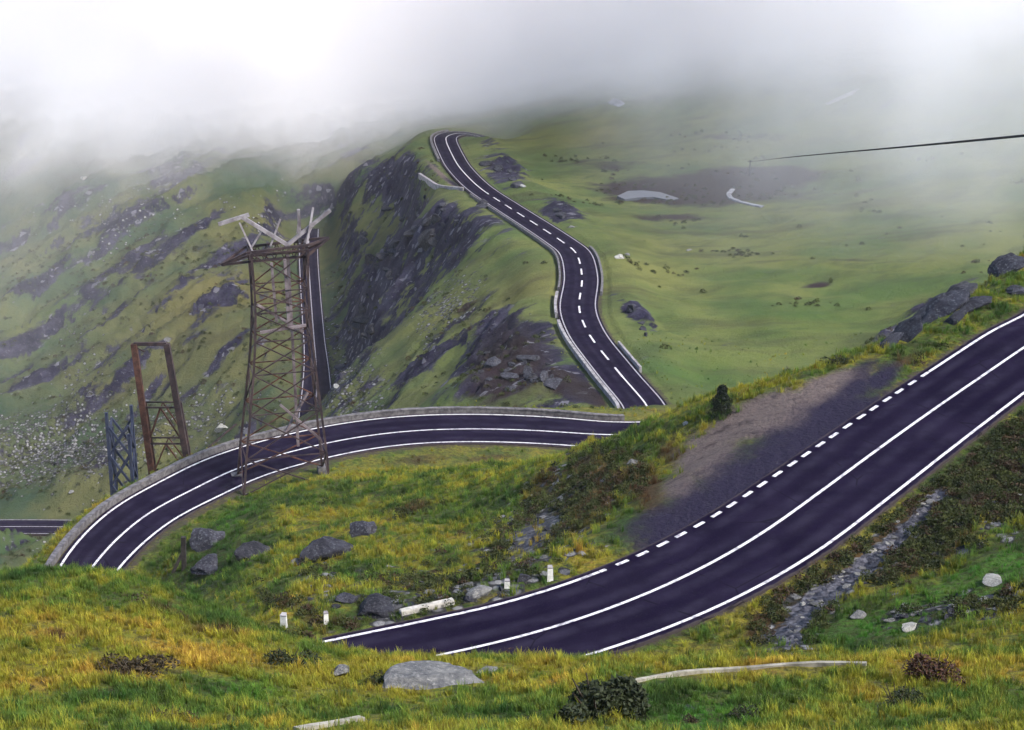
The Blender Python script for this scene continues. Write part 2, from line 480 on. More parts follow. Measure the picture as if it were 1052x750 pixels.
# ------------------------------------------------------------------ materials
class Mat:
    def __init__(s, name, rough=.9, spec=.15):
        s.m = bpy.data.materials.new(name)
        s.m.use_nodes = True
        s.t = s.m.node_tree
        s.b = s.t.nodes['Principled BSDF']
        s.b.inputs['Roughness'].default_value = rough
        s.b.inputs['Specular IOR Level'].default_value = spec

    def n(s, typ, **kw):
        nd = s.t.nodes.new(typ)
        for k, v in kw.items():
            setattr(nd, k, v)
        return nd

    def put(s, sock, v):
        if isinstance(v, (int, float)):
            sock.default_value = v
        elif isinstance(v, (tuple, list)):
            sock.default_value = tuple(v) + ((1,) if len(v) == 3 and sock.type == 'RGBA' else ())
        else:
            s.t.links.new(v, sock)

    def pos(s, scale=(1, 1, 1), rot=0.0):
        g = s.n('ShaderNodeNewGeometry')
        mp = s.n('ShaderNodeMapping', vector_type='TEXTURE')
        s.put(mp.inputs['Vector'], g.outputs['Position'])
        mp.inputs['Rotation'].default_value = (0, 0, rot)
        mp.inputs['Scale'].default_value = scale
        return mp.outputs[0]

    def objpos(s):
        return s.n('ShaderNodeTexCoord').outputs['Object']

    def noise(s, vec, scale, detail=4, rough=.55, dist=0.0):
        nd = s.n('ShaderNodeTexNoise')
        s.put(nd.inputs['Vector'], vec)
        nd.inputs['Scale'].default_value = scale
        nd.inputs['Detail'].default_value = detail
        nd.inputs['Roughness'].default_value = rough
        nd.inputs['Distortion'].default_value = dist
        return nd.outputs['Fac']

    def voro(s, vec, scale, out='Distance', feature='F1'):
        nd = s.n('ShaderNodeTexVoronoi', feature=feature)
        s.put(nd.inputs['Vector'], vec)
        nd.inputs['Scale'].default_value = scale
        return nd.outputs[out]

    def math(s, op, a, b=0.0, clamp=False):
        nd = s.n('ShaderNodeMath', operation=op, use_clamp=clamp)
        s.put(nd.inputs[0], a)
        s.put(nd.inputs[1], b)
        return nd.outputs[0]

    def step(s, v, lo, hi, a=0.0, b=1.0):
        nd = s.n('ShaderNodeMapRange', interpolation_type='SMOOTHSTEP')
        s.put(nd.inputs['Value'], v)
        nd.inputs['From Min'].default_value = lo
        nd.inputs['From Max'].default_value = hi
        nd.inputs['To Min'].default_value = a
        nd.inputs['To Max'].default_value = b
        return nd.outputs[0]

    def mix(s, f, a, b):
        nd = s.n('ShaderNodeMix', data_type='RGBA')
        s.put(nd.inputs['Factor'], f)
        s.put(nd.inputs[6], a)
        s.put(nd.inputs[7], b)
        return nd.outputs[2]

    def attr(s, name):
        return s.n('ShaderNodeAttribute', attribute_name=name).outputs['Fac']

    def bump(s, h, dist, strength=1.0):
        nd = s.n('ShaderNodeBump')
        nd.inputs['Strength'].default_value = strength
        nd.inputs['Distance'].default_value = dist
        s.put(nd.inputs['Height'], h)
        s.t.links.new(nd.outputs[0], s.b.inputs['Normal'])

    def color(s, c):
        s.put(s.b.inputs['Base Color'], c)
        return s.m


GOLD, YGREEN, GREEN, DEEP, RUST = (.36, .230, .034), (.225, .205, .022), (.090, .140, .020), (.028, .062, .012), (.085, .048, .022)


def grass_colour(m, lush, dry, brown):
    """grass colour from place on the hill: green, yellow-green, straw and rust patches"""
    p = m.pos()
    a = m.noise(p, .09, 4, .6)
    b = m.noise(p, .45, 4, .6)
    c = m.noise(p, 1.9, 3, .6)
    t = m.math('SUBTRACT', m.math('ADD', m.math('MULTIPLY', a, .68), m.math('MULTIPLY', b, .72)), .215)
    t = m.math('ADD', t, m.math('MULTIPLY', dry, .13))
    t = m.math('SUBTRACT', t, m.math('MULTIPLY', lush, .16))
    t = m.math('ADD', t, m.math('MULTIPLY', m.math('SUBTRACT', c, .5), .35))
    g = m.mix(m.step(t, .30, .47), DEEP, GREEN)
    g = m.mix(m.step(t, .42, .56), g, YGREEN)
    g = m.mix(m.step(t, .56, .72), g, GOLD)
    r = m.math('ADD', m.math('MULTIPLY', brown, .8), m.math('MULTIPLY', m.noise(p, .8, 4, .65), .6))
    g = m.mix(m.math('MULTIPLY', m.step(m.math('ADD', lush, m.math('SUBTRACT', b, .5)), .35, .9), .75), g, (.062, .165, .020))
    g = m.mix(m.step(r, .58, .84), g, RUST)
    return m.mix(m.step(r, .88, 1.12), g, (.022, .017, .014))


def terrain_material():
    m = Mat('hillside', .95, .1)
    rock, stone, brown, lush, dry, gravel, tar, far, steep, rib = (m.attr(k) for k in ('rock', 'stone', 'brown', 'lush', 'dry', 'gravel', 'tar', 'far', 'steep', 'rib'))
    p = m.pos()
    pr = m.pos((1.9, 1, 1.3), RIB)
    g = grass_colour(m, lush, dry, brown)
    # high pasture further off: shorter, greyer
    fp = m.noise(p, .05, 5, .6)
    fq = m.noise(pr, .22, 5, .65)
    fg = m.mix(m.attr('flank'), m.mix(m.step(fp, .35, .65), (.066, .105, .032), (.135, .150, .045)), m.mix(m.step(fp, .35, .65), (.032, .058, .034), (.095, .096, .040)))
    fg = m.mix(m.math('MULTIPLY', m.step(fq, .45, .7), .6), fg, (.045, .060, .024))
    fg = m.mix(m.math('MULTIPLY', lush, .6), fg, (.048, .100, .018))
    fg = m.mix(m.math('MULTIPLY', dry, .7), fg, (.165, .125, .040))
    ps = m.pos((5, 1, 1))
    fs = m.noise(ps, .16, 5, .65)
    fg = m.mix(m.math('MULTIPLY', m.step(fs, .5, .68), .55), fg, (.050, .048, .026))
    fg = m.mix(m.math('MULTIPLY', m.step(m.math('ADD', rib, m.math('MULTIPLY', m.math('SUBTRACT', fq, .5), .8)), .45, .85), .8), fg, (.014, .027, .024))
    fb = m.math('ADD', brown, m.math('MULTIPLY', m.math('SUBTRACT', m.noise(p, .16, 5, .6), .5), .9))
    fg = m.mix(m.step(fb, .32, .64), fg, (.026, .016, .020))
    g = m.mix(m.step(m.noise(p, 2.6, 4, .7), .40, .62, .25, .78), g, (.040, .032, .014))
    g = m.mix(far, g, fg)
    vg = m.math('ADD', m.attr('verge'), m.math('MULTIPLY', m.math('SUBTRACT', m.noise(p, 2.2, 5, .7), .5), 1.0))
    g = m.mix(m.step(vg, .5, .8), g, (.060, .048, .040))
    # bare slate
    n1 = m.noise(pr, .35, 7, .68)
    n2 = m.noise(p, 1.1, 6, .7)
    rc = m.mix(m.step(n1, .40, .72), (.009, .008, .024), (.048, .044, .072))
    rc = m.mix(m.math('MULTIPLY', m.step(n2, .58, .74), .75), rc, (.22, .21, .23))
    rc = m.mix(m.math('MULTIPLY', m.step(n2, .46, .30), .45), rc, (.04, .055, .018))
    rc = m.mix(m.math('MULTIPLY', m.step(brown, .25, .75), .75), rc, (.022, .015, .013))
    rf = m.math('ADD', rock, m.math('MULTIPLY', m.math('SUBTRACT', n1, .5), 1.3))
    rf = m.math('ADD', rf, m.math('MULTIPLY', m.math('SUBTRACT', m.noise(pr, .09, 4), .5), .8))
    rf = m.math('ADD', rf, m.math('MULTIPLY', m.math('SUBTRACT', m.noise(m.pos((4.5, 1, 1.2), RIB), .19, 4, .6), .52), 2.0))
    rf = m.math('ADD', rf, m.math('ADD', m.math('MULTIPLY', steep, .6), m.math('MULTIPLY', rib, .56)))
    col = m.mix(m.step(rf, .36, .66), g, rc)
    rv = m.voro(pr, 1.25, 'Color')
    rs = m.n('ShaderNodeSeparateColor')
    m.put(rs.inputs[0], rv)
    col = m.mix(m.math('MULTIPLY', m.math('MULTIPLY', m.step(rs.outputs[0], .93, .97), m.step(rf, .36, .6)), .6), col, (.19, .185, .21))
    # loose stones
    v = m.voro(p, 1.7, 'Color')
    sp = m.n('ShaderNodeSeparateColor')
    m.put(sp.inputs[0], v)
    vd = m.voro(p, 1.7)
    sc = m.mix(sp.outputs[0], (.065, .065, .075), (.25, .245, .245))
    sc = m.mix(m.step(vd, .34, .58), sc, (.03, .03, .03))
    sf = m.math('ADD', m.math('MULTIPLY', stone, 1.05), m.math('MULTIPLY', m.math('SUBTRACT', sp.outputs[1], .5), 1.0))
    sf = m.math('ADD', sf, m.math('MULTIPLY', m.math('SUBTRACT', m.noise(p, .5, 3), .5), .6))
    col = m.mix(m.step(sf, .56, .66), col, sc)
    gg = m.math('ADD', stone, m.math('MULTIPLY', m.math('SUBTRACT', n2, .5), .5))
    col = m.mix(m.step(gg, .74, .92), col, m.mix(m.step(m.noise(p, 4, 5, .7), .35, .68), (.028, .028, .038), (.13, .13, .155)))
    # the lay-by
    gn = m.noise(p, .7, 6, .7)
    gc = m.mix(m.noise(p, 5, 5, .7), (.085, .062, .060), (.20, .155, .135))
    gc = m.mix(m.step(gn, .5, .72), gc, (.050, .036, .036))
    gf = m.math('ADD', gravel, m.math('ADD', m.math('MULTIPLY', m.math('SUBTRACT', gn, .5), .8), m.math('MULTIPLY', m.math('SUBTRACT', m.noise(p, 7, 3, .7), .5), .5)))
    col = m.mix(m.step(gf, .32, .72), col, gc)
    tn = m.math('ADD', m.math('MULTIPLY', m.noise(p, .5, 5, .6), .7), m.math('MULTIPLY', m.noise(p, 6, 4, .7), .3))
    tf = m.math('ADD', tar, m.math('MULTIPLY', m.math('SUBTRACT', tn, .5), .9))
    col = m.mix(m.step(tf, .34, 1.0), col, (.020, .016, .034))
    hb = m.math('ADD', m.math('MULTIPLY', n2, .6), m.math('MULTIPLY', m.noise(p, 3.5, 4, .7), .4))
    hb = m.math('SUBTRACT', hb, m.math('MULTIPLY', m.math('MULTIPLY', vd, stone), .8))
    m.bump(hb, .7, .9)
    return m.color(col)


def simple(name, c0, c1, scale=3.0, rough=.85, spec=.2, bump=0.0, detail=5, lo=.35, hi=.65, world=False):
    m = Mat(name, rough, spec)
    v = m.pos() if world else m.objpos()
    f = m.noise(v, scale, detail, .65)
    if bump:
        m.bump(f, bump)
    return m.color(m.mix(m.step(f, lo, hi), c0, c1))


def rock_material(name, c0, c1, c2):
    m = Mat(name, .9, .2)
    v = m.objpos()
    oi = m.n('ShaderNodeObjectInfo').outputs['Random']
    f = m.noise(v, 2.6, 7, .7)
    f2 = m.noise(v, 9, 5, .7)
    c = m.mix(m.step(f, .35, .66), c0, c1)
    c = m.mix(m.math('MULTIPLY', m.step(f2, .52, .68), .8), c, c2)
    c = m.mix(m.math('MULTIPLY', m.step(f2, .44, .32), .6), c, tuple(k * .35 for k in c0))
    m.bump(m.math('ADD', f, m.math('MULTIPLY', f2, .4)), .12)
    hs = m.n('ShaderNodeHueSaturation')
    m.put(hs.inputs['Color'], c)
    m.put(hs.inputs['Value'], m.math('ADD', m.math('MULTIPLY', oi, .6), .7))
    return m.color(hs.outputs[0])


def asphalt_material():
    m = Mat('asphalt', 1.0, .0)
    p = m.pos()
    a = m.noise(p, .35, 4, .6)
    b = m.noise(p, 14, 3, .7)
    c = m.mix(m.step(a, .35, .7), (.0065, .0045, .0150), (.013, .0095, .0245))
    c = m.mix(m.math('MULTIPLY', m.step(b, .5, .75), .35), c, (.034, .028, .052))
    sd_ = m.math('ABSOLUTE', m.attr('side'))
    tr = m.math('ABSOLUTE', m.math('SUBTRACT', m.math('ABSOLUTE', m.math('SUBTRACT', sd_, .45)), .22))
    wt = m.math('MULTIPLY', m.step(tr, .02, .16, 1, 0), m.step(m.noise(p, .6, 4, .6), .3, .7))
    c = m.mix(m.math('MULTIPLY', wt, .55), c, (.030, .026, .044))
    ed = m.math('ADD', sd_, m.math('MULTIPLY', m.math('SUBTRACT', m.noise(p, 1.6, 5, .7), .5), .10))
    c = m.mix(m.math('MULTIPLY', m.step(ed, .955, 1.0), .7), c, (.070, .058, .055))
    ck = m.voro(p, .22, 'Distance', 'DISTANCE_TO_EDGE')
    c = m.mix(m.math('MULTIPLY', m.step(ck, .004, .012, 1, 0), m.math('MULTIPLY', m.step(a, .48, .56), .6)), c, (.003, .003, .006))
    m.bump(b, .01)
    return m.color(c)


def paint_material(name, c0, c1):
    m = Mat(name, .6, .3)
    p = m.pos()
    w = m.noise(p, 3, 5, .7)
    return m.color(m.mix(m.step(w, .34, .52), c0, c1))


def grass_material():
    m = Mat('grass_blades', .75, .2)
    g = grass_colour(m, 0.0, 0.25, 0.0)
    at = {k: m.n('ShaderNodeAttribute', attribute_name=k, attribute_type='INSTANCER').outputs['Fac'] for k in ('lush', 'dry', 'brown')}
    for nd in list(m.t.nodes):
        pass
    g = grass_colour(m, at['lush'], at['dry'], at['brown'])
    oi = m.n('ShaderNodeObjectInfo').outputs['Random']
    hs = m.n('ShaderNodeHueSaturation')
    m.put(hs.inputs['Color'], g)
    m.put(hs.inputs['Value'], m.math('ADD', m.math('MULTIPLY', oi, .9), .75))
    m.put(hs.inputs['Hue'], m.math('ADD', m.math('MULTIPLY', oi, .03), .485))
    m.b.inputs['Subsurface Weight'].default_value = 0.0
    m.color(hs.outputs[0])
    tr = m.n('ShaderNodeBsdfTranslucent')
    m.put(tr.inputs[0], hs.outputs[0])
    mx = m.n('ShaderNodeMixShader')
    mx.inputs[0].default_value = .3
    m.t.links.new(m.b.outputs[0], mx.inputs[1])
    m.t.links.new(tr.outputs[0], mx.inputs[2])
    m.t.links.new(mx.outputs[0], m.t.nodes['Material Output'].inputs['Surface'])
    return m.m


def leaf_material(name, c0, c1):
    m = Mat(name, .7, .25)
    p = m.pos()
    f = m.noise(p, 7, 4, .7)
    return m.color(m.mix(m.step(f, .35, .65), c0, c1))


M_TERR = terrain_material()
M_ASPH = asphalt_material()
M_PAINT = paint_material('road_paint', (.20, .18, .21), (.68, .65, .66))
M_PAINT_OLD = paint_material('worn_road_paint', (.10, .09, .11), (.34, .32, .35))
M_GRASS = grass_material()
M_SLATE = rock_material('dark_slate', (.013, .013, .020), (.042, .042, .054), (.12, .12, .13))
M_GREY = rock_material('grey_rock', (.085, .085, .09), (.18, .176, .17), (.32, .31, .29))
M_PALE = rock_material('pale_rock', (.19, .185, .17), (.33, .32, .29), (.46, .44, .41))
M_WALL = simple('weathered_concrete', (.065, .060, .066), (.16, .15, .155), 2.2, world=True, bump=.03)
M_KERB = simple('pale_concrete', (.17, .155, .165), (.34, .32, .325), 1.2, world=True, bump=.02)
M_PATH = simple('lichened_kerb', (.17, .155, .12), (.34, .315, .26), 2.5, world=True, bump=.02)
M_WHITE = simple('white_paint', (.62, .60, .56), (.82, .80, .76), 6, bump=.004)
M_RUST = simple('rusty_steel', (.040, .016, .013), (.105, .045, .030), 1.3, .8, .3)
M_RUSTD = simple('dark_rusty_steel', (.018, .012, .016), (.055, .034, .034), 1.3, .8, .3)
M_STEEL = simple('weathered_steel', (.07, .05, .058), (.20, .165, .175), .8, .7, .35)
M_BLOCK = simple('pale_block_concrete', (.32, .30, .27), (.52, .49, .44), 5, bump=.02)
M_STEELP = simple('bare_pale_steel', (.12, .10, .11), (.31, .28, .29), .9, .7, .35)
M_BLUE = simple('slate_blue_steel', (.012, .018, .042), (.032, .040, .075), 1.3, .8, .3)
M_WOOD = simple('dark_wood', (.018, .016, .016), (.045, .038, .034), 4)
M_CABLE = simple('black_cable', (.012, .012, .014), (.02, .02, .024), 4)
M_BUSH = leaf_material('dark_bush_leaves', (.010, .016, .006), (.030, .038, .012))
M_BUSHR = leaf_material('red_heath_leaves', (.030, .012, .010), (.085, .040, .022))
M_HEATH = leaf_material('brown_heath_leaves', (.022, .018, .010), (.065, .045, .020))
M_JUNIP = leaf_material('conifer_needles', (.004, .008, .005), (.010, .018, .009))
M_TWIG = simple('twig_bark', (.03, .02, .015), (.06, .045, .03), 8)
M_SNOW = simple('old_snow', (.14, .14, .16), (.32, .32, .35), .6, .7, .3)
_mw = Mat('still_water', .35, .3)
M_WATER = _mw.color((.10, .11, .13))

# ------------------------------------------------------------------ terrain mesh
ys = [-6.0]
while ys[-1] < 830:
    q_ = ys[-1]
    ys.append(q_ + (max(.22, .0058 * q_) if q_ < 200 else .0036 * q_ if q_ < 470 else .012 * q_))
ys = np.array(ys)
NU = 600
us = np.linspace(-1, 1, NU)
us = np.sign(us) * (np.abs(us) * .8 + .2 * np.abs(us) ** 3)
X = us[None, :] * (ys[:, None] * .40 + 24)
Y = np.repeat(ys[:, None], NU, 1)
H, MK, DR, FL = height(X, Y, full=True)
Hg = H.reshape(X.shape)
gy = np.gradient(Hg, axis=0) / np.gradient(Y, axis=0)
gx = np.gradient(Hg, axis=1) / np.gradient(X, axis=1)
steep = sstep(.75, 1.6, np.sqrt(gx ** 2 + gy ** 2)).ravel() * sstep(150, 230, Y.ravel()) * sstep(2, 8, DR)
V = np.c_[X.ravel(), Y.ravel(), H]
nr = len(ys)
idx = np.arange(nr * NU).reshape(nr, NU)
Q = np.stack([idx[:-1, :-1], idx[:-1, 1:], idx[1:, 1:], idx[1:, :-1]], -1).reshape(-1, 4)
me = np_mesh('terrain', V, Q, M_TERR)
far_m = sstep(120, 230, Y.ravel())
clear = sstep(.2, 1.5, DR)
for k, arr in {**{k: v * (clear if k in ('rock', 'lush', 'brown') else 1) for k, v in MK.items()}, 'far': far_m, 'steep': steep, 'flank': FL, 'verge': sstep(.8, .0, DR) * .7}.items():
    at = me.attributes.new(k, 'FLOAT', 'POINT')
    at.data.foreach_set('value', np.ascontiguousarray(arr, np.float32))
terrain = bpy.data.objects.new('terrain', me)
COL.objects.link(terrain)
tag(terrain, 'grassy mountainside with rocky ribs and pasture falling to a valley', 'terrain', kind='structure')


def ground(x, y):
    return float(height([x], [y])[0])


# ------------------------------------------------------------------ roads, markings
def strip(a, b):
    n = len(a)
    return np.vstack([a, b]), [(i, i + 1, n + i + 1, n + i) for i in range(n - 1)]


def build_road(r, label, parts, dz=.0):
    L, R = r.edge(1, r.sh, dz), r.edge(-1, r.sh, dz)
    n = len(L)
    L2, R2 = L.copy(), R.copy()
    L2[:, 2] -= .5
    R2[:, 2] -= .5
    vs = np.vstack([L2, L, R, R2])
    fs = []
    for k in range(3):
        fs += [(k * n + i, (k + 1) * n + i, (k + 1) * n + i + 1, k * n + i + 1) for i in range(n - 1)]
    o = mesh_obj('road', vs, fs, M_ASPH, flat=True)
    tag(o, label, 'road', kind='structure')
    at_ = o.data.attributes.new('side', 'FLOAT', 'POINT')
    at_.data.foreach_set('value', np.r_[np.ones(2 * n), -np.ones(2 * n)].astype(np.float32))
    for name, off, w, rng, dash in parts:
        V_, F_ = [], []
        lo, hi = rng if rng else (0, len(r.c) - 1)
        # fine samples along the line
        s = np.arange(r.s[lo], r.s[hi], .1 if dash and dash[0] < 2 else .5)

        def row(offv):
            if off == 0:
                ww = np.zeros(len(r.c)) + offv
            elif off > 0:
                ww = r.wl + offv
            else:
                ww = -(r.wr) + offv
            e = r.c.copy()
            e[:, :2] += r.n * ww[:, None]
            return np.c_[[np.interp(s, r.s, e[:, k]) for k in range(3)]].T
        a, b = row(w / 2), row(-w / 2)
        a[:, 2] += .016 + dz
        b[:, 2] += .016 + dz
        for i in range(len(s) - 1):
            if dash:
                if ((s[i] - s[0]) % (dash[0] + dash[1])) >= dash[0]:
                    continue
            k = len(V_)
            V_ += [a[i], a[i + 1], b[i + 1], b[i]]
            F_.append((k, k + 1, k + 2, k + 3))
        mesh_obj(name, V_, F_, M_PAINT if r is road_near or r is road_bend or 'centre' in name and r is road_winding else M_PAINT_OLD, o, flat=True)
    return o


r = road_near
i0, i1 = r.index(1000, 393), r.index(655, 614)
build_road(r, 'dark two-lane road crossing the lower right with short dashes along its far edge', [
    ('edge_line', 1, .17, None, None), ('centre_line', 0, .17, None, None),
    ('edge_line', -1, .18, (0, i0), None), ('edge_line', -1, .18, (i1, len(r.c) - 1), None), ('dashed_edge_line', -1, .20, (i0, i1), (.80, .66))])
build_road(road_bend, 'dark two-lane road curving left in a wide bend behind the grassy slope', [
    ('edge_line', 1, .20, None, None), ('edge_line', -1, .20, None, None), ('centre_line', 0, .20, None, None)])
r = road_winding
j0, j1 = r.index(640, 387), r.index(500, 197)
build_road(r, 'winding two-lane road with a dashed centre line running up into the cloud', [
    ('edge_line', 1, .17, None, None), ('edge_line', -1, .17, None, None),
    ('centre_line', 0, .2, (0, j0), None), ('centre_line', 0, .2, (j1, len(r.c) - 1), None), ('dashed_centre_line', 0, .26, (j0, j1), (4.6, 4.4))])
build_road(road_valley, 'narrow grey road at the valley bottom seen behind the pylon and at the left edge', [
    ('edge_line', 1, .18, None, None), ('edge_line', -1, .18, None, None), ('centre_line', 0, .2, None, None)])


def sweep(name, path, profile, mat, parent=None, caps=True):
    """a wall along a path: profile is a list of (sideways, up)"""
    n = normals2(path)
    m = len(profile)
    V_ = []
    for p, q in zip(path, n):
        for a, b in profile:
            V_.append((p[0] + q[0] * a, p[1] + q[1] * a, p[2] + b))
    F_ = []
    for i in range(len(path) - 1):
        for k in range(m):
            k2 = (k + 1) % m
            F_.append((i * m + k, i * m + k2, (i + 1) * m + k2, (i + 1) * m + k))
    if caps:
        F_.append(tuple(range(m))[::-1])
        F_.append(tuple((len(path) - 1) * m + k for k in range(m)))
    return mesh_obj(name, V_, F_, mat, parent, flat=True)


def wall(path, h, th, mat, label, cat='wall', name='parapet_wall', jag=.03, cap=True):
    path = resample(path, .6)
    path[:, 2] += perlin(np.arange(len(path)) * .35, np.zeros(len(path)), 5) * jag
    o = sweep(name, path, [(-th / 2, -.6), (th / 2, -.6), (th / 2, h), (-th / 2, h)], mat)
    tag(o, label, cat)
    if cap:
        sweep('coping', path, [(-th / 2 - .05, h + .003), (th / 2 + .05, h + .003), (th / 2 + .05, h + .12), (-th / 2 - .05, h + .12)], mat, o)
    return o


r = road_bend
k0, k1 = r.index(40, 640), r.index(640, 447) + 3
wall(r.edge(1, .75)[k0:k1], .36, .34, M_WALL, 'low grey concrete parapet along the outer edge of the wide bend')
r = road_winding
w0, w1, w2, w3 = r.index(668, 424), r.index(597, 330), r.index(596, 300), r.index(500, 197)
wall(r.edge(1, .7)[w0:w1], .3, .3, M_KERB, 'pale low parapet beside the near end of the winding road, just above the wide bend')
wall(r.edge(1, .7)[w1 + 3:w2], .3, .3, M_KERB, 'short pale parapet on the left of the winding road where it bends')
wall(r.edge(1, .7)[w2 + 3:w3], .2, .3, M_WALL, 'long grey kerb wall on the cliff side of the winding road', jag=.05, cap=False)
e = r.edge(1, .8)
wall(e[r.index(467, 164):r.index(459, 147) + 16], .4, .5, M_WALL, 'grey wall round the far hairpin under the cloud', cap=False)
e = r.edge(-1, .7)
wall(e[r.index(596, 300):r.index(585, 254)], .3, .35, M_WALL, 'grey kerb wall on the right of the winding road near the white boulder', cap=False)
wall(e[r.index(635, 380):r.index(612, 352)], .45, .3, M_KERB, 'pale kerb wall on the right of the winding road beside the lush pasture', cap=False)
q = np.array([hit(x, y) for x, y in ((431, 181), (440, 187), (449, 193), (462, 195), (476, 196))])
wall(smooth(resample(q, 1.5), 2), .7, .55, M_KERB, 'pale wall bordering the small lay-by above the dark cliff', cap=False)
q = np.array([hit(x, y) for x, y in ((632, 706), (665, 699), (700, 693), (745, 690), (790, 686), (830, 684), (862, 683), (890, 684))])
KERB1 = smooth(resample(q, .5), 4)
q = np.array([hit(x, y) for x, y in ((305, 752), (330, 747), (352, 744), (372, 741))])
KERB2 = smooth(resample(q, .5), 4)
wall(KERB1, .10, .11, M_PATH, 'long pale kerb curving through the straw grass at lower right', 'kerb', 'stone_kerb', cap=False)
wall(KERB2, .10, .16, M_PATH, 'short pale kerb in the grass at the bottom edge', 'kerb', 'stone_kerb', cap=False)

# ------------------------------------------------------------------ boulders
def rock_mesh(seed, flat=.7, mat=None, sub=4):
    rg = np.random.default_rng(seed)
    bm = bmesh.new()
    bmesh.ops.create_icosphere(bm, subdivisions=sub, radius=1.0)
    P = np.array([v.co[:] for v in bm.verts])
    sc = np.array([1.0, rg.uniform(.65, .95), flat])
    for _ in range(13):                              # flat broken faces
        nrm = rg.normal(size=3)
        nrm /= np.linalg.norm(nrm)
        d = rg.uniform(.42, .82)
        t = P @ nrm - d
        P = P - np.where(t > 0, t, 0)[:, None] * nrm * .98
    k = perlin(P[:, 0] * 2 + seed, P[:, 1] * 2 + P[:, 2] * 1.7, seed) * .10 + perlin(P[:, 0] * 5 + P[:, 2] * 4, P[:, 1] * 5, seed + 3) * .05
    P = P * (1 + k)[:, None] * sc
    for v, p in zip(bm.verts, P):
        v.co = p
    me = bpy.data.meshes.new('boulder')
    bm.normal_update()
    for e_ in bm.edges:
        e_.smooth = e_.calc_face_angle(0) < .42
    bm.to_mesh(me)
    bm.free()
    me.materials.append(mat)
    me.polygons.foreach_set('use_smooth', [i % 1 == 0 for i in range(len(me.polygons))])
    return me


ROCKS = {}
for nm, mat in (('slate', M_SLATE), ('grey', M_GREY), ('pale', M_PALE)):
    ROCKS[nm] = [rock_mesh(100 + i * 7 + len(nm), (.55, .75, .4, .65, .5)[i], mat, 4) for i in range(5)]
ROCK_AT = []


def boulder(px, py, wpx, tone, label, ratio=1.0, group=None, rz=None, cat='boulder', var=None, tilt=0.0, lift=.25, p=None, name='boulder'):
    p = hit(px, py) if p is None else p
    dist = np.linalg.norm(p)
    R = .5 * wpx * dist / F
    me = ROCKS[tone][random.randrange(5) if var is None else var]
    o = bpy.data.objects.new(name, me)
    COL.objects.link(o)
    o.location = Vector([float(v) for v in p]) + Vector((0, 0, R * .5 * ratio * lift))
    o.scale = (R, R * random.uniform(.85, 1.1), R * ratio)
    o.rotation_euler = (random.uniform(-.12, .12), tilt + random.uniform(-.1, .1), random.uniform(0, 6.28) if rz is None else rz)
    tag(o, label, cat, group)
    ROCK_AT.append((p[0], p[1], R))
    return o


B_ = boulder
B_(335, 572, 60, 'slate', 'largest leaning boulder on the green slope inside the wide bend', 1.0, rz=.2, tilt=-.35, var=0)
B_(262, 573, 54, 'slate', 'dark boulder on the green slope between the wooden post and the large leaning boulder', .9, rz=.5)
B_(371, 549, 40, 'slate', 'dark blue-grey boulder just above and right of the large leaning boulder', 1.1)
B_(211, 558, 48, 'slate', 'dark boulder just right of the dark wooden post below the wide bend', 1.0)
B_(215, 582, 46, 'slate', 'low dark rock at the foot of the dark wooden post', .6)
B_(305, 580, 22, 'grey', 'small grey rock just left of the large leaning boulder foot', .8)
B_(386, 626, 54, 'slate', 'dark blue-grey slab of rock at the left end of the pale concrete block', .7, rz=.1)
B_(358, 618, 30, 'slate', 'dark rock behind the blue-grey slab near the roadside', .8)
B_(494, 611, 34, 'grey', 'pale grey boulder between the concrete block and the roadside marker posts', .9, rz=.3, tilt=-.25)
B_(480, 617, 18, 'slate', 'small dark rock touching the pale grey roadside boulder', .8)
B_(537, 596, 20, 'slate', 'small dark rock between the two right-hand marker posts', .8)
B_(453, 703, 118, 'grey', 'broad flat pale boulder lying in the foreground grass', .50, rz=.12, var=2, lift=.0)
B_(500, 690, 26, 'grey', 'small rock against the right end of the broad flat foreground boulder', .9)
B_(418, 700, 30, 'grey', 'small rock under the left end of the broad flat foreground boulder', .7)
B_(349, 692, 28, 'grey', 'small grey stone in the foreground grass left of the flat boulder', .9)
B_(708, 690 + 40, 18, 'slate', 'small brown-grey stone in the green tufts at the bottom edge', .8)
B_(636, 265, 13, 'pale', 'white boulder in the pasture on the outside of the winding road', 1.2)
B_(644, 262, 7, 'grey', 'small dark stone touching the white boulder by the winding road', 1.1)
B_(708, 257, 7, 'pale', 'small pale stone alone in the middle of the pasture', 1.0)
B_(587, 234, 7, 'pale', 'small pale stone beside the upper winding road', 1.0)
B_(537, 192, 8, 'pale', 'pale stone by the dark rocks near the top of the winding road', 1.0)
B_(86, 184, 8, 'pale', 'lone white boulder high on the misty left slope', 1.2)
B_(228, 441, 20, 'pale', 'pale boulder on the slope just behind the parapet left of the pylon', .8)
B_(345, 398, 14, 'pale', 'pale boulder beside the valley road at the cliff foot', 1.0)
B_(1021, 597, 34, 'pale', 'pale flat boulder in the bright green patch at right edge', .55, var=2)
B_(650, 478, 20, 'grey', 'mossy grey rock on the brow above the lay-by', .8)
B_(704, 436, 9, 'pale', 'small yellowish stone at the left end of the lay-by', .9)
B_(880, 635, 26, 'grey', 'square grey rock at the foot of the stony gully', .9)
B_(935, 645, 26, 'pale', 'long pale stone below the bright green patch', .5)
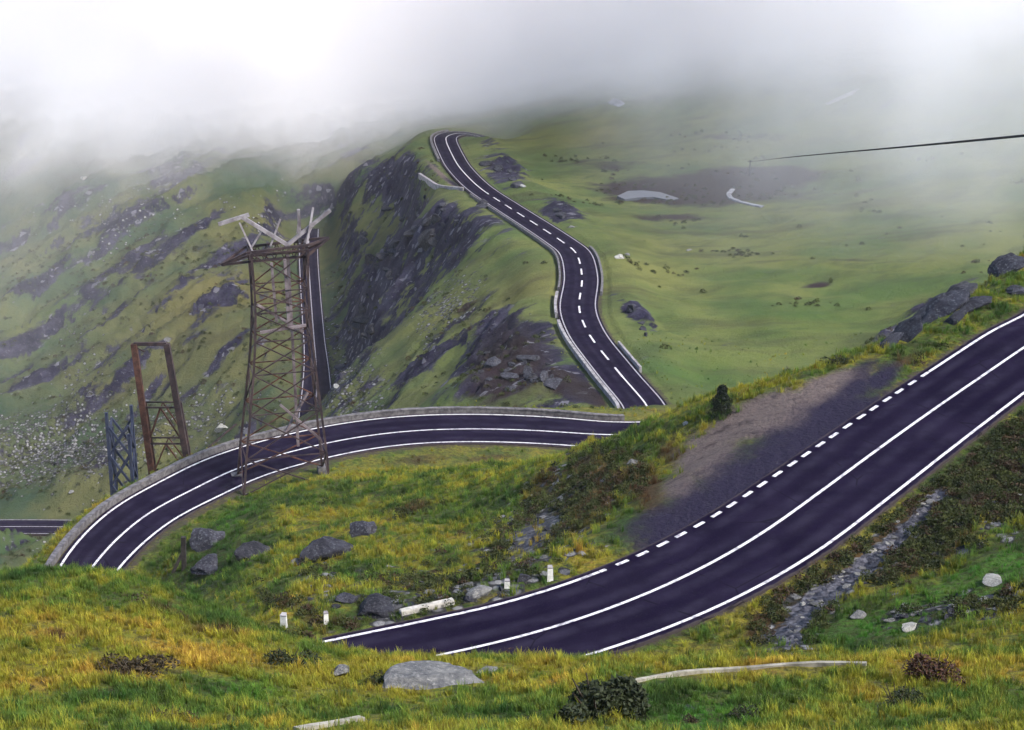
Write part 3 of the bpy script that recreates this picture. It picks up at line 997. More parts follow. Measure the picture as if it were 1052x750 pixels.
# jutting strata above the road at the right
for px, py, w, rt, tl, lab in ((985, 312, 36, 1.3, -.5, 'tallest dark rock of the jagged outcrop above the road'), (968, 325, 40, 1.1, -.5, 'wide dark rock in the middle of the jagged outcrop'),
                               (950, 333, 34, .9, -.5, 'slanting dark rock left of the middle of the jagged outcrop'), (930, 346, 34, .7, -.5, 'low dark slab at the lower end of the jagged outcrop'),
                               (912, 354, 28, .6, -.5, 'lowest dark slab of the outcrop, beside the grass brow'), (1000, 318, 26, 1.0, -.4, 'small dark rock at the right side of the jagged outcrop'),
                               (980, 330, 24, .8, -.4, 'small dark rock under the tallest rock of the outcrop'), (1032, 277, 34, .7, -.5, 'dark ledge on the skyline above the jagged outcrop'),
                               (1044, 300, 18, .8, 0, 'small dark rock in the grass right of the outcrop')):
    B_(px, py, w * 1.55, 'slate', lab, rt * .5, rz=.25, tilt=tl * 1.3, cat='rock', name='rock', lift=.9)


def scatter(region, n, size, tones, label, group, ratio=(.6, 1.0), name='stone'):
    """single stones spread over one patch (px, py, rx, ry, angle)"""
    c = 0
    px, py, rx, ry, ang = region
    a = math.radians(ang)
    while c < n:
        u, v = random.gauss(0, .5), random.gauss(0, .5)
        x = px + u * rx * math.cos(a) + v * ry * math.sin(a)
        y = py - u * rx * math.sin(a) + v * ry * math.cos(a)
        p = hit(x, y)
        d, _ = road_dist(np.array([p[0]]), np.array([p[1]]))
        c += 1
        if d[0] < .6:
            continue
        B_(x, y, random.uniform(*size) * random.choice((.7, .8, 1, 1, 1.4)), random.choice(tones), label, random.uniform(*ratio), group, cat='stone', name=name, p=p, lift=.1)


scatter((440, 603, 70, 16, 4), 34, (6, 12), ('slate', 'grey', 'grey'), 'grey stone in the rubble behind the pale concrete block', 'stones behind the concrete block')
scatter((550, 556, 70, 26, 40), 40, (5, 10), ('slate', 'slate', 'grey'), 'dark stone on the steep mossy slope left of the lay-by', 'stones on the mossy slope')
scatter((334, 598, 18, 26, 0), 12, (8, 15), ('slate', 'grey'), 'stone in the pile left of the blue-grey slab', 'stones left of the blue-grey slab')
scatter((60, 470, 130, 34, 5), 55, (4, 9), ('grey', 'grey', 'slate'), 'stone in the scree field on the valley side at left', 'stones of the left scree field')
for seg in ((955, 518, 26, 8, 45), (915, 556, 34, 10, 45), (868, 594, 34, 13, 38), (836, 618, 26, 16, 45), (812, 648, 14, 24, 0)):
    scatter(seg, 15, (4, 10), ('grey', 'grey', 'slate', 'pale'), 'grey stone in the gully below the near road', 'stones of the gully', (.5, .8))
scatter((990, 628, 80, 10, 8), 34, (5, 11), ('grey', 'slate', 'slate'), 'stone in the rubble band below the bright green patch', 'stones below the green patch')
scatter((430, 235, 85, 30, 30), 34, (8, 20), ('slate',), 'dark crag jutting from the tall cliff below the winding road', 'crags of the tall cliff', (.7, 1.2), name='rock')
scatter((375, 320, 26, 50, -35), 16, (8, 18), ('slate',), 'dark crag near the foot of the tall cliff beside the valley road', 'crags at the cliff foot', (.7, 1.2), name='rock')
scatter((535, 384, 66, 16, -8), 26, (8, 22), ('slate',), 'dark broken rock of the low outcrop just above the wide bend', 'rocks of the low outcrop', (.6, 1.1), name='rock')
scatter((650, 325, 8, 28, 42), 7, (9, 18), ('slate',), 'dark rock in the eroded bank on the right of the winding road', 'rocks of the eroded bank', (.6, 1.0), name='rock')
scatter((522, 180, 26, 10, -25), 8, (8, 15), ('slate',), 'dark rock in the group beside the upper winding road', 'rocks beside the upper road', (.6, 1.0), name='rock')
scatter((577, 219, 18, 7, -15), 5, (10, 18), ('slate',), 'dark rock of the mound right of the winding road', 'rocks of the roadside mound', (.6, 1.0), name='rock')
scatter((1005, 530, 60, 30, 25), 20, (5, 9), ('grey', 'slate'), 'stone on the dark slope right of the gully', 'stones right of the gully')

# ------------------------------------------------------------------ bushes
def bush(px, py, wpx, hpx, mat, label, cat='bush', name='bush', n=900, group=None, conifer=False):
    p = hit(px, py)
    s = np.linalg.norm(p) / F
    R, Hh = wpx * .5 * s, hpx * s / math.cos(PITCH)
    rg = np.random.default_rng(int(px * 7 + py))
    o = empty(name, p - np.array([0, 0, .04]))
    tag(o, label, cat, group)
    V_, F_ = [], []
    leaf = max(.03, R * .062)
    lob = rg.uniform(-.85, .85, (7, 2)) * R
    for i in range(n):
        if conifer:
            t = rg.uniform(0.05, 1)
            rr = R * (1.02 - t) ** .55 * rg.uniform(.2, 1) ** .5 * (1 + .22 * math.sin(t * 14 + 1))
            th = rg.uniform(0, 6.283)
            c = np.array([rr * math.cos(th), rr * math.sin(th), Hh * t])
        else:
            l = lob[i * 7919 % 7]
            d = rg.normal(size=3)
            d /= np.linalg.norm(d)
            d[2] = abs(d[2])
            c = d * np.array([R * .46, R * .46, Hh * (.55 + .45 * (i * 7919 % 7) / 6)]) * rg.uniform(.35, 1) ** .5
            c[:2] += l * .75
            c[2] *= 1 - .35 * min(1, np.linalg.norm(c[:2]) / R)
        a, b = rg.normal(size=3), rg.normal(size=3)
        a[2] = a[2] * .6 + .5
        a /= np.linalg.norm(a)
        b = np.cross(a, b)
        b /= np.linalg.norm(b)
        k = len(V_)
        q = leaf * rg.uniform(.6, 1.5)
        V_ += [c - b * q * .4, c + a * q, c + b * q * .4, c - a * q * .6]
        F_.append((k, k + 1, k + 2, k + 3))
    mesh_obj('foliage', V_, F_, mat, o, flat=True)
    V_, F_ = [], []
    for i in range(6 if not conifer else 1):
        th = rg.uniform(0, 6.283)
        top = np.array([math.cos(th) * R * .5, math.sin(th) * R * .5, Hh * .75]) if not conifer else np.array([0, 0, Hh * .95])
        w = max(.012, R * .03)
        k = len(V_)
        for base, ww in ((np.array([0, 0, -.1]), w), (top, w * .4)):
            V_ += [base + np.array(q) * ww for q in ((1, 0, 0), (0, 1, 0), (-1, 0, 0), (0, -1, 0))]
        F_ += [(k + j, k + (j + 1) % 4, k + 4 + (j + 1) % 4, k + 4 + j) for j in range(4)]
    mesh_obj('trunk' if conifer else 'stem', V_, F_, M_TWIG, o)
    return o


bush(612, 736, 112, 46, M_BUSH, 'largest dark bush, in the grass at the bottom near the kerb end', n=7000)
bush(741, 427, 27, 32, M_JUNIP, 'small dark conifer standing alone at the back of the lay-by', 'conifer', 'conifer', n=6000, conifer=True)
bush(960, 700, 72, 30, M_BUSHR, 'reddish bush in the straw grass at lower right', n=1500)
bush(922, 726, 60, 27, M_BUSH, 'small dark bush below the reddish bush', n=1100)
bush(296, 684, 64, 20, M_BUSH, 'dark spreading bush in the grass left of the small grey stone', n=1100)
bush(175, 742, 54, 18, M_HEATH, 'dark heather clump at the bottom left', 'heather', 'heather_clump', 700)
bush(138, 694, 84, 16, M_HEATH, 'wide brown heather clump in the yellow grass at left', 'heather', 'heather_clump', 1000)
bush(22, 708, 34, 9, M_HEATH, 'small heather clump nearest the left edge', 'heather', 'heather_clump', 500)
bush(55, 620, 26, 7, M_HEATH, 'heather clump near the left brow under the bend road', 'heather', 'heather_clump', 500)
bush(142, 618, 40, 8, M_HEATH, 'brown heather clump on the brow below the wide bend', 'heather', 'heather_clump', 700)
bush(180, 634, 36, 7, M_HEATH, 'lower brown heather clump right of the brow clump', 'heather', 'heather_clump', 600)
bush(390, 703, 40, 16, M_BUSH, 'dark low bush against the left end of the flat foreground boulder', n=800)
bush(710, 742, 22, 12, M_HEATH, 'small heather clump right of the largest dark bush', 'heather', 'heather_clump', 500)
bush(520, 672, 24, 8, M_BUSHR, 'reddish heather clump on the brow in front of the road', 'heather', 'heather_clump', 500)
bush(635, 682, 26, 9, M_HEATH, 'brown heather clump at the road verge above the kerb', 'heather', 'heather_clump', 500)
bush(862, 374, 40, 9, M_BUSH, 'low dark bush on the brow behind the lay-by', n=700)
bush(812, 382, 20, 7, M_BUSH, 'smaller dark bush on the brow left of the low bush', n=500)
bush(1045, 300, 20, 10, M_BUSH, 'dark bush on the grassy bank at the right edge', n=500)
bush(1015, 312, 22, 6, M_BUSH, 'flat dark bush just right of the jagged outcrop', n=400)
bush(765, 740, 50, 18, M_BUSH, 'green-black bush at the bottom right of centre', n=900)

# ------------------------------------------------------------------ steel towers
def bars(segs):
    """square-section members as one mesh; segs: (a, b, width)"""
    V_, F_ = [], []
    for a, b, w in segs:
        a, b = np.array(a, float), np.array(b, float)
        d = b - a
        d /= np.linalg.norm(d) + 1e-9
        u = np.cross(d, (0, 0, 1) if abs(d[2]) < .9 else (1, 0, 0))
        u /= np.linalg.norm(u)
        v = np.cross(d, u)
        k = len(V_)
        for e in (a, b):
            for su, sv in ((1, 1), (-1, 1), (-1, -1), (1, -1)):
                V_.append(e + (u * su + v * sv) * w / 2)
        F_ += [(k + j, k + (j + 1) % 4, k + 4 + (j + 1) % 4, k + 4 + j) for j in range(4)] + [(k + 3, k + 2, k + 1, k), (k + 4, k + 5, k + 6, k + 7)]
    return V_, F_


def part(name, segs, mat, parent):
    V_, F_ = bars(segs)
    return mesh_obj(name, V_, F_, mat, parent, flat=True)


# big pylon inside the wide bend
pf = hit(296, 497)
py_ = empty('pylon', (pf[0], pf[1], pf[2]), math.radians(14))
tag(py_, 'tall rusty lattice power pylon with a wide crossarm standing inside the bend', 'pylon')
HT = 20.9


def corner(k, z):
    """leg position: splayed foot, waist, slightly wider shoulder"""
    t = z / HT
    w = np.interp(t, [0, .55, .80, 1], [3.35, 2.45, 2.15, 2.3])
    dpt = np.interp(t, [0, .55, .80, 1], [2.4, 1.5, 1.2, 1.2])
    sx, sy = ((-1, -1), (1, -1), (1, 1), (-1, 1))[k]
    if sx < 0:
        w = w + .75 * max(0, 1 - t / .6)
    return np.array([sx * w, sy * dpt, z])


lv = [-1.5, 3.4, 7.2, 10.6, 13.4, 15.8, 17.6, HT]
for k in range(4):
    part('leg', [(corner(k, a), corner(k, b), .18) for a, b in zip(lv[:-1], lv[1:])], M_RUSTD, py_)
for k in range(4):
    k2 = (k + 1) % 4
    sg = []
    for i, (a, b) in enumerate(zip(lv[:-1], lv[1:])):
        if a < 0:
            a = 0.3
        if k in (0, 2) or i % 2 == 0:
            sg += [(corner(k, a), corner(k2, b), .10), (corner(k2, a), corner(k, b), .10)]
        sg.append((corner(k, b), corner(k2, b), .09))
    part('bracing', sg, (M_RUSTD, M_RUSTD, M_RUST, M_RUSTD)[k], py_)
part('tie_bar', [((-2.0, -1.3, 16.6), (1.9, 1.0, 13.2), .2), ((1.8, -1.2, 8.6), (-.2, -1.6, 5.4), .2), ((2.6, -1.8, 4.6), (-.6, -1.9, 8.0), .18), ((-1.9, -1.3, 14.2), (1.9, -1.2, 14.5), .2), ((-.5, -1.1, 15), (-.7, -1.1, 20), .2), ((.5, -1.1, 14.4), (.4, -1.0, 20.2), .24), ((1.1, .9, 3), (.9, .8, 20), .22)], M_STEEL, py_)
# crossarm: two chords with lacing, left end drooping
arm = []
zt, zb = HT, HT - 1.1
for sy in (-1, 1):
    y0 = sy * .8
    top = [(-4.6, 0, zt - 1.1), (-2.6, y0, zt), (2.4, y0, zt + .3), (4.2, 0, zt + .55)]
    bot = [(-4.6, 0, zt - 1.1), (-2.4, y0, zb + .35), (2.2, y0, zb + .45), (4.2, 0, zt + .55)]
    arm += [(a, b, .19) for a, b in zip(top[:-1], top[1:])] + [(a, b, .19) for a, b in zip(bot[:-1], bot[1:])]
    for x in np.arange(-2.4, 2.4, .8):
        arm += [((x, y0, zt + (x + 2.5) * .06), (x + .4, y0, zb + .4), .08), ((x + .4, y0, zb + .4), (x + .8, y0, zt + (x + 3.3) * .06), .08)]
for x in (-2.4, -.8, .8, 2.2):
    arm.append(((x, -.8, zt + .1), (x, .8, zt + .1), .1))
part('crossarm', arm, M_RUSTD, py_)
part('earth_wire_peak', [((.8, 0, zt + .2), (-2.8, 0, zt + 2.8), .30), ((-2.1, .5, zt), (-3.0, 0, zt + 2.3), .12), ((-2.1, -.5, zt), (-3.0, 0, zt + 2.3), .12), ((-4.7, 0, zt + 2.3), (-2.2, 0, zt + 2.95), .28), ((-1.2, 0, zt + 1.6), (-2.2, 0, zt + .1), .14), ((-.6, 0, zt + .2), (.3, 0, zt + 2.4), .14)], M_STEELP, py_)
part('earth_wire_peak', [((.8, 0, zt + .2), (4.4, 0, zt + 2.9), .28), ((1.9, .5, zt + .2), (1.8, 0, zt + 3.1), .24), ((2.3, -.5, zt + .2), (3.0, 0, zt + 3.2), .16), ((1.6, 0, zt + 1.1), (1.9, 0, zt + 3.0), .1), ((2.9, 0, zt + 1.7), (2.2, 0, zt + .3), .14)], M_STEELP, py_)
for k in range(4):
    c = corner(k, 0)
    mesh_obj('footing', [(c[0] + a * .45, c[1] + b * .45, z) for z in (-1.8, .35) for a, b in ((-1, -1), (1, -1), (1, 1), (-1, 1))],
             [(3, 2, 1, 0), (4, 5, 6, 7), (0, 1, 5, 4), (1, 2, 6, 5), (2, 3, 7, 6), (3, 0, 4, 7)], M_WALL, py_, flat=True)


def stub_tower(px_foot, h_foot, zdrop, tops, feet, depth, mat, matb, label, levels, w, lean_top=0.0):
    """cut-off tower: the front face is given by its own width at top and foot"""
    base = at_h(px_foot, h_foot, zdrop)
    base[2] = ground(base[0], base[1])
    o = empty('cut_off_pylon', base)
    tag(o, label, 'pylon')
    return o, base


# cut-off rusty tower beyond the parapet
h2 = 160.0
def at_depth(px, py, h):
    d = ray(px, py)
    return d * (h / d[1])


a0 = at_depth(176, 487, h2)
a0[2] = ground(a0[0], a0[1])
tw = empty('cut_off_pylon', a0)
tag(tw, 'rusty cut-off lattice tower with an open top standing behind the parapet', 'pylon')
lt, lb, rt_, rb = at_depth(139, 353, h2), at_depth(158, 487, h2), at_depth(172, 349, h2), at_depth(194, 472, h2)
topz = (lt[2] + rt_[2]) / 2 - a0[2]


def tc(k, t):
    """corner of the leaning tower at height share t"""
    z = a0[2] + t * topz
    lx = np.interp(z, [lb[2] - 30, lb[2], lt[2]], [lb[0] - (lt[0] - lb[0]) * 30 / (lt[2] - lb[2]), lb[0], lt[0]]) - a0[0]
    rx = np.interp(z, [rb[2] - 30, rb[2], rt_[2]], [rb[0] - (rt_[0] - rb[0]) * 30 / (rt_[2] - rb[2]), rb[0], rt_[0]]) - a0[0]
    dy = .8 - .2 * t
    return np.array([(lx, -dy), (rx, -dy), (rx, dy), (lx, dy)][k] + (t * topz,))


tl = [0.0, .2, .38, .52, .64, .80, 1.0]
for k in range(4):
    part('leg', [(tc(k, -.08), tc(k, 1.0 if k < 2 else .62), .52 if k < 2 else .26)], M_RUST if k in (0, 3) else M_RUSTD, tw)
part('top_bar', [(tc(0, 1), tc(1, 1), .30), (tc(0, .985), tc(0, .985) + np.array([.9, 0, -.5]), .1)], M_RUSTD, tw)
for a, b in ((.62, .62), (.40, .40), (.2, .2)):
    part('cross_bar', [(tc(0, a), tc(1, b), .14), (tc(3, a), tc(2, b), .12), (tc(0, a), tc(3, b), .12), (tc(1, a), tc(2, b), .12)], M_RUSTD, tw)
for lo, hi in ((0.0, .2), (.2, .40), (.40, .62)):
    mid = (tc(0, hi) + tc(1, hi)) / 2
    midb = (tc(3, hi) + tc(2, hi)) / 2
    part('bracing', [(tc(0, lo), mid, .13), (tc(1, lo), mid, .13), (tc(3, lo), midb, .11), (tc(2, lo), midb, .11), (tc(0, lo), tc(3, hi), .1), (tc(1, lo), tc(2, hi), .1)], M_RUST, tw)
part('stay', [(tc(1, .27), tc(1, .27) + np.array([4.2, 2.5, 3.0]), .12)], M_RUSTD, tw)
# slender blue-grey stump behind it
h3 = 172.0
b0 = at_h(137, h3, -88)
b0[2] = ground(b0[0], b0[1])
st = empty('cut_off_pylon', b0)
tag(st, 'slate-blue stump of a lattice mast just left of the rusty tower', 'pylon')
tz = -h3 * math.tan(PITCH + math.atan((420 - CY) / F)) - b0[2]


def sc_(k, t):
    w = 1.1 - .1 * t
    return np.array([(-w, -w), (w, -w), (w, w), (-w, w)][k] + (tz * t,))


for k in range(4):
    part('leg', [(sc_(k, -.08), sc_(k, 1 - .1 * (k % 2)), .28)], M_BLUE, st)
for k in range(4):
    sg = []
    for lo, hi in zip(np.linspace(.1, .8, 6), np.linspace(.24, .94, 6)):
        sg += [(sc_(k, lo), sc_((k + 1) % 4, hi), .2), (sc_((k + 1) % 4, lo), sc_(k, hi), .2)]
    part('bracing', sg, M_BLUE, st)

# cable across the right, and the mast it comes down to
mp = hit(770, 181)
ms = empty('cable_mast', mp)
tag(ms, 'short dark timber mast where the long cable comes down in the brown bog', 'mast')
part('post', [((0, 0, -.5), (0, 0, 3.4), .22)], M_WOOD, ms)
part('brace', [((-1.0, .6, -.4), (0, 0, 2.2), .14)], M_WOOD, ms)
part('crosspiece', [((-.5, 0, 3.1), (.5, 0, 3.2), .16)], M_WOOD, ms)
A1 = mp + np.array([0, 0, 3.0])
A2 = at_z(1056, 139, -34.0)
A3 = A2 + (A2 - A1) * .9
pts = []
for t in np.linspace(0, 1, 60):
    p = A1 + (A3 - A1) * t
    p = p - np.array([0, 0, 1.2 * (t * (1 - t) * 4 - .997)  * (1 - abs(1 - 2 * t))])
    pts.append(p)
pts = np.array(pts)
ang = np.linspace(0, 2 * np.pi, 8, endpoint=False)
V_, F_ = [], []
for i, p in enumerate(pts):
    for a in ang:
        V_.append(p + np.array([0, math.cos(a), math.sin(a)]) * (.045 + .065 * min(1, i / 28)))
for i in range(len(pts) - 1):
    F_ += [(i * 8 + j, i * 8 + (j + 1) % 8, i * 8 + 8 + (j + 1) % 8, i * 8 + 8 + j) for j in range(8)]
tag(mesh_obj('cable', V_, F_, M_CABLE), 'long dark cable strung across the misty pasture to the right edge', 'cable')

# ------------------------------------------------------------------ roadside things
def marker_post(px, py, hpx, wpx, label):
    p = hit(px, py)
    s = np.linalg.norm(p) / F
    h, w = hpx * s / .92, wpx * s
    o = empty('marker_post', p, random.uniform(-.3, .3))
    tag(o, label, 'marker post', 'white marker posts along the roadside')
    bm = bmesh.new()
    pr = [(-.5, -.35), (.5, -.35), (.36, .35), (-.36, .35)]
    lo = [bm.verts.new((x * w * 1.15, y * w, -.2)) for x, y in pr]
    up = [bm.verts.new((x * w * .95, y * w * .9, h * (.9 if y < 0 else 1.0))) for x, y in pr]
    for j in range(4):
        bm.faces.new((lo[j], lo[(j + 1) % 4], up[(j + 1) % 4], up[j]))
    bm.faces.new(up)
    bmesh.ops.bevel(bm, geom=[e_ for e_ in bm.edges], offset=w * .06, segments=2, affect='EDGES')
    me = bpy.data.meshes.new('body')
    bm.to_mesh(me)
    bm.free()
    me.materials.append(M_WHITE)
    b = bpy.data.objects.new('body', me)
    COL.objects.link(b)
    b.parent = o
    cap = [(x * w * .99, y * w * .95, h * (.9 if y < 0 else 1.0) + z) for z in (.004, .05) for x, y in pr]
    mesh_obj('cap', cap, [(3, 2, 1, 0), (4, 5, 6, 7), (0, 1, 5, 4), (1, 2, 6, 5), (2, 3, 7, 6), (3, 0, 4, 7)], M_KERB, o, flat=True)
    return o


marker_post(292, 644, 13, 7, 'leftmost white marker post, broad, where the near road meets the brow')
marker_post(335, 641, 12, 5, 'slim white marker post just left of the end of the near road')
marker_post(565, 596, 14, 6, 'tall white marker post on the verge uphill of the pale grey boulder')
marker_post(521, 604, 8, 6, 'shortest white marker post, right beside the pale grey boulder')

a, b = hit(411, 632), hit(466, 620)
d = b - a
L_ = np.linalg.norm(d[:2])
o = empty('concrete_block', (a + b) / 2, math.atan2(d[1], d[0]))
tag(o, 'long pale concrete block lying on the verge of the near road', 'concrete block')
bm = bmesh.new()
bmesh.ops.create_cube(bm, size=1, matrix=Matrix.Diagonal((L_, .34, .26, 1)))
bmesh.ops.bevel(bm, geom=[e_ for e_ in bm.edges], offset=.03, segments=2, affect='EDGES')
me = bpy.data.meshes.new('slab')
bm.to_mesh(me)
bm.free()
me.materials.append(M_BLOCK)
q = bpy.data.objects.new('slab', me)
COL.objects.link(q)
q.parent = o
q.location = (0, 0, .12)
q.rotation_euler = (0, -math.atan2(d[2], L_), 0)

p = hit(189, 585)
o = empty('wooden_post', p)
tag(o, 'dark weathered wooden post standing in the grass under the wide bend', 'post')
s = np.linalg.norm(p) / F
part('upright', [((0, 0, -.3), (.10, 0, 36 * s), .30)], M_WOOD, o)
part('strut', [((-.75, -.1, -.2), (.02, 0, 20 * s), .20)], M_WOOD, o)

# ------------------------------------------------------------------ water and snow on the far pasture
def sheet(name, outline, mat, label, cat, kind=None, dz=.12, thick=0.0):
    P = np.array([hit(x, y) for x, y in outline])
    z = height(P[:, 0], P[:, 1])
    if kind:
        P[:, 2] = z.max() + dz
    else:
        P[:, 2] = z + dz
    n = len(P)
    c = P.mean(0)
    c[2] = P[:, 2].mean() + thick
    lo = P.copy()
    lo[:, 2] -= 1.0
    V_ = np.vstack([P, lo, c[None]])
    F_ = [(i, (i + 1) % n, 2 * n) for i in range(n)] + [(n + i, n + (i + 1) % n, (i + 1) % n, i) for i in range(n)]
    return tag(mesh_obj(name, V_, F_, mat, flat=bool(kind)), label, cat, kind=kind)


sheet('pond', [(634, 204), (645, 200.5), (660, 199), (678, 200), (697, 205), (690, 206.5), (672, 204.5), (655, 206), (642, 206.5)], M_WATER, 'narrow pale pond lying in the brown bog of the pasture', 'pond', 'structure')
q = np.array([hit(x, y) for x, y in ((753, 195), (748, 200), (753, 205), (763, 209), (775, 211), (783, 213))])
q = smooth(resample(catmull(q, 8), 1.2), 3)
q[:, 2] = height(q[:, 0], q[:, 1]) + .25
tag(sweep('stream', q, [(-.45, -.6), (.45, -.6), (.45, 0), (-.45, 0)], M_SNOW), 'short white stream winding down out of the brown bog', 'stream', kind='structure')
sheet('snow_patch', [(624, 106), (630, 102), (638, 104), (642, 107), (636, 110), (628, 108)], M_SNOW, 'small old snow patch in the mist above the pasture', 'snow', dz=.25, thick=.5)
sheet('snow_patch', [(848, 107), (860, 102), (872, 97), (883, 91.5), (875, 98), (862, 103.5), (851, 108)], M_SNOW, 'long thin snow streak high on the misty right slope', 'snow', dz=.25, thick=.4)

# ------------------------------------------------------------------ grass
TUFTS = bpy.data.collections.new('tuft_kinds')


def tuft(seed, n, hgt, spread, wid):
    rg = np.random.default_rng(seed)
    V_, F_ = [], []
    for i in range(n):
        th = rg.uniform(0, 6.283)
        b = np.array([math.cos(th), math.sin(th), 0]) * rg.uniform(0, spread)
        dr = rg.uniform(0, 6.283)
        out = np.array([math.cos(dr), math.sin(dr), 0])
        sd = np.array([-out[1], out[0], 0]) * wid * rg.uniform(.6, 1.3)
        h = hgt * rg.uniform(.5, 1.15)
        ln = rg.uniform(.15, .6) * h
        m_ = b + np.array([0, 0, h * .6]) + out * ln * .35
        t = b + np.array([0, 0, h]) + out * ln
        k = len(V_)
        V_ += [b - sd - np.array([0, 0, .04]), b + sd - np.array([0, 0, .04]), m_ + sd * .7, m_ - sd * .7, t]
        F_ += [(k, k + 1, k + 2, k + 3), (k + 3, k + 2, k + 4)]
    me = bpy.data.meshes.new('tuft')
    me.from_pydata([tuple(v) for v in V_], [], F_)
    me.materials.append(M_GRASS)
    o = bpy.data.objects.new('tuft', me)
    TUFTS.objects.link(o)


for i in range(6):
    tuft(i, 26, (.20, .26, .17, .30, .22, .36)[i], (.16, .20, .2, .14, .22, .10)[i], .011)


def grass_nodes():
    ng = bpy.data.node_groups.new('grow_tufts', 'GeometryNodeTree')
    ng.interface.new_socket('Geometry', in_out='INPUT', socket_type='NodeSocketGeometry')
    ng.interface.new_socket('Geometry', in_out='OUTPUT', socket_type='NodeSocketGeometry')
    N, Lk = ng.nodes, ng.links
    gi, go = N.new('NodeGroupInput'), N.new('NodeGroupOutput')
    ci = N.new('GeometryNodeCollectionInfo')
    ci.inputs['Collection'].default_value = TUFTS
    ci.inputs['Separate Children'].default_value = True
    ci.inputs['Reset Children'].default_value = True
    ip = N.new('GeometryNodeInstanceOnPoints')
    ip.inputs['Pick Instance'].default_value = True

    def na(name, typ):
        a_ = N.new('GeometryNodeInputNamedAttribute')
        a_.data_type = typ
        a_.inputs['Name'].default_value = name
        return a_.outputs['Attribute']
    Lk.new(gi.outputs[0], ip.inputs['Points'])
    Lk.new(ci.outputs[0], ip.inputs['Instance'])
    Lk.new(na('kind', 'INT'), ip.inputs['Instance Index'])
    Lk.new(na('turn', 'FLOAT_VECTOR'), ip.inputs['Rotation'])
    Lk.new(na('size', 'FLOAT'), ip.inputs['Scale'])
    Lk.new(ip.outputs[0], go.inputs[0])
    return ng


NG = grass_nodes()


def grow(name, y0, y1, half, dens, size, label, thin=1.0, power=0.0):
    xm = half(y1)
    n = int(dens * (y1 - y0) * 2 * xm)
    y = RNG.uniform(y0, y1, n)
    x = RNG.uniform(-xm, xm, n)
    keep = np.abs(x) < half(y)
    if power:
        keep &= RNG.uniform(0, 1, n) < (y0 / y) ** power
    x, y = x[keep], y[keep]
    h, m_, d, _ = height(x, y, full=True)
    cl = fbm(x / 1.3, y / 1.3, 3, 77) + .35 * fbm(x / 5, y / 5, 2, 78)
    bare = np.clip(m_['brown'] - .55, 0, 1) * 1.1 * (y > 62) + m_['gravel'] * .9 + m_['tar'] + m_['stone'] * .75 + m_['rock'] * .9
    keep = (d > .25 + RNG.uniform(0, .35, len(x))) & (RNG.uniform(.15, .75, len(x)) > bare) & (RNG.uniform(-.6, .45, len(x)) < cl * thin + .18)
    for rx, ry, rr in ROCK_AT:
        if y0 - 2 < ry < y1 + 2:
            keep &= (x - rx) ** 2 + (y - ry) ** 2 > (rr * .85) ** 2
    for kp in (KERB1, KERB2):
        dd = np.full(len(x), 9.0)
        for q_ in kp[::2]:
            dd = np.minimum(dd, (x - q_[0]) ** 2 + (y - q_[1] + .25) ** 2)
        keep &= dd > .36
    x, y, h = x[keep], y[keep], h[keep]
    n = len(x)
    me = bpy.data.meshes.new(name)
    me.vertices.add(n)
    me.vertices.foreach_set('co', np.c_[x, y, h - .02].astype(np.float32).ravel())
    sz = (size * (0.7 + .5 * sstep(-.4, .5, cl[keep])) * RNG.uniform(.7, 1.35, n)) * (1 - .35 * sstep(.3, .9, m_['lush'][keep]))
    for nm, typ, arr in (('kind', 'INT', RNG.integers(0, 6, n).astype(np.int32)), ('size', 'FLOAT', sz.astype(np.float32)),
                         ('lush', 'FLOAT', m_['lush'][keep].astype(np.float32)), ('dry', 'FLOAT', m_['dry'][keep].astype(np.float32)), ('brown', 'FLOAT', m_['brown'][keep].astype(np.float32))):
        a_ = me.attributes.new(nm, typ, 'POINT')
        a_.data.foreach_set('value', arr)
    a_ = me.attributes.new('turn', 'FLOAT_VECTOR', 'POINT')
    a_.data.foreach_set('vector', np.c_[RNG.normal(0, .12, n), RNG.normal(0, .12, n), RNG.uniform(0, 6.283, n)].astype(np.float32).ravel())
    o = bpy.data.objects.new(name, me)
    COL.objects.link(o)
    md = o.modifiers.new('grow', 'NODES')
    md.node_group = NG
    tag(o, label, 'grass', kind='stuff')
    print(name, n)
    return o


grow('grass', 24, 64, lambda y: y * .37 + 6, 40, .74, 'straw and green grass tufts covering the foreground brow')
grow('grass', 64, 150, lambda y: y * .36 + 5, 7.0, 1.25, 'short green grass on the slopes round the near road and the bend')
grow('grass', 150, 250, lambda y: y * .30 + 4, 1.4, 1.0, 'tussock grass of the pasture beside the winding road', power=4.0)

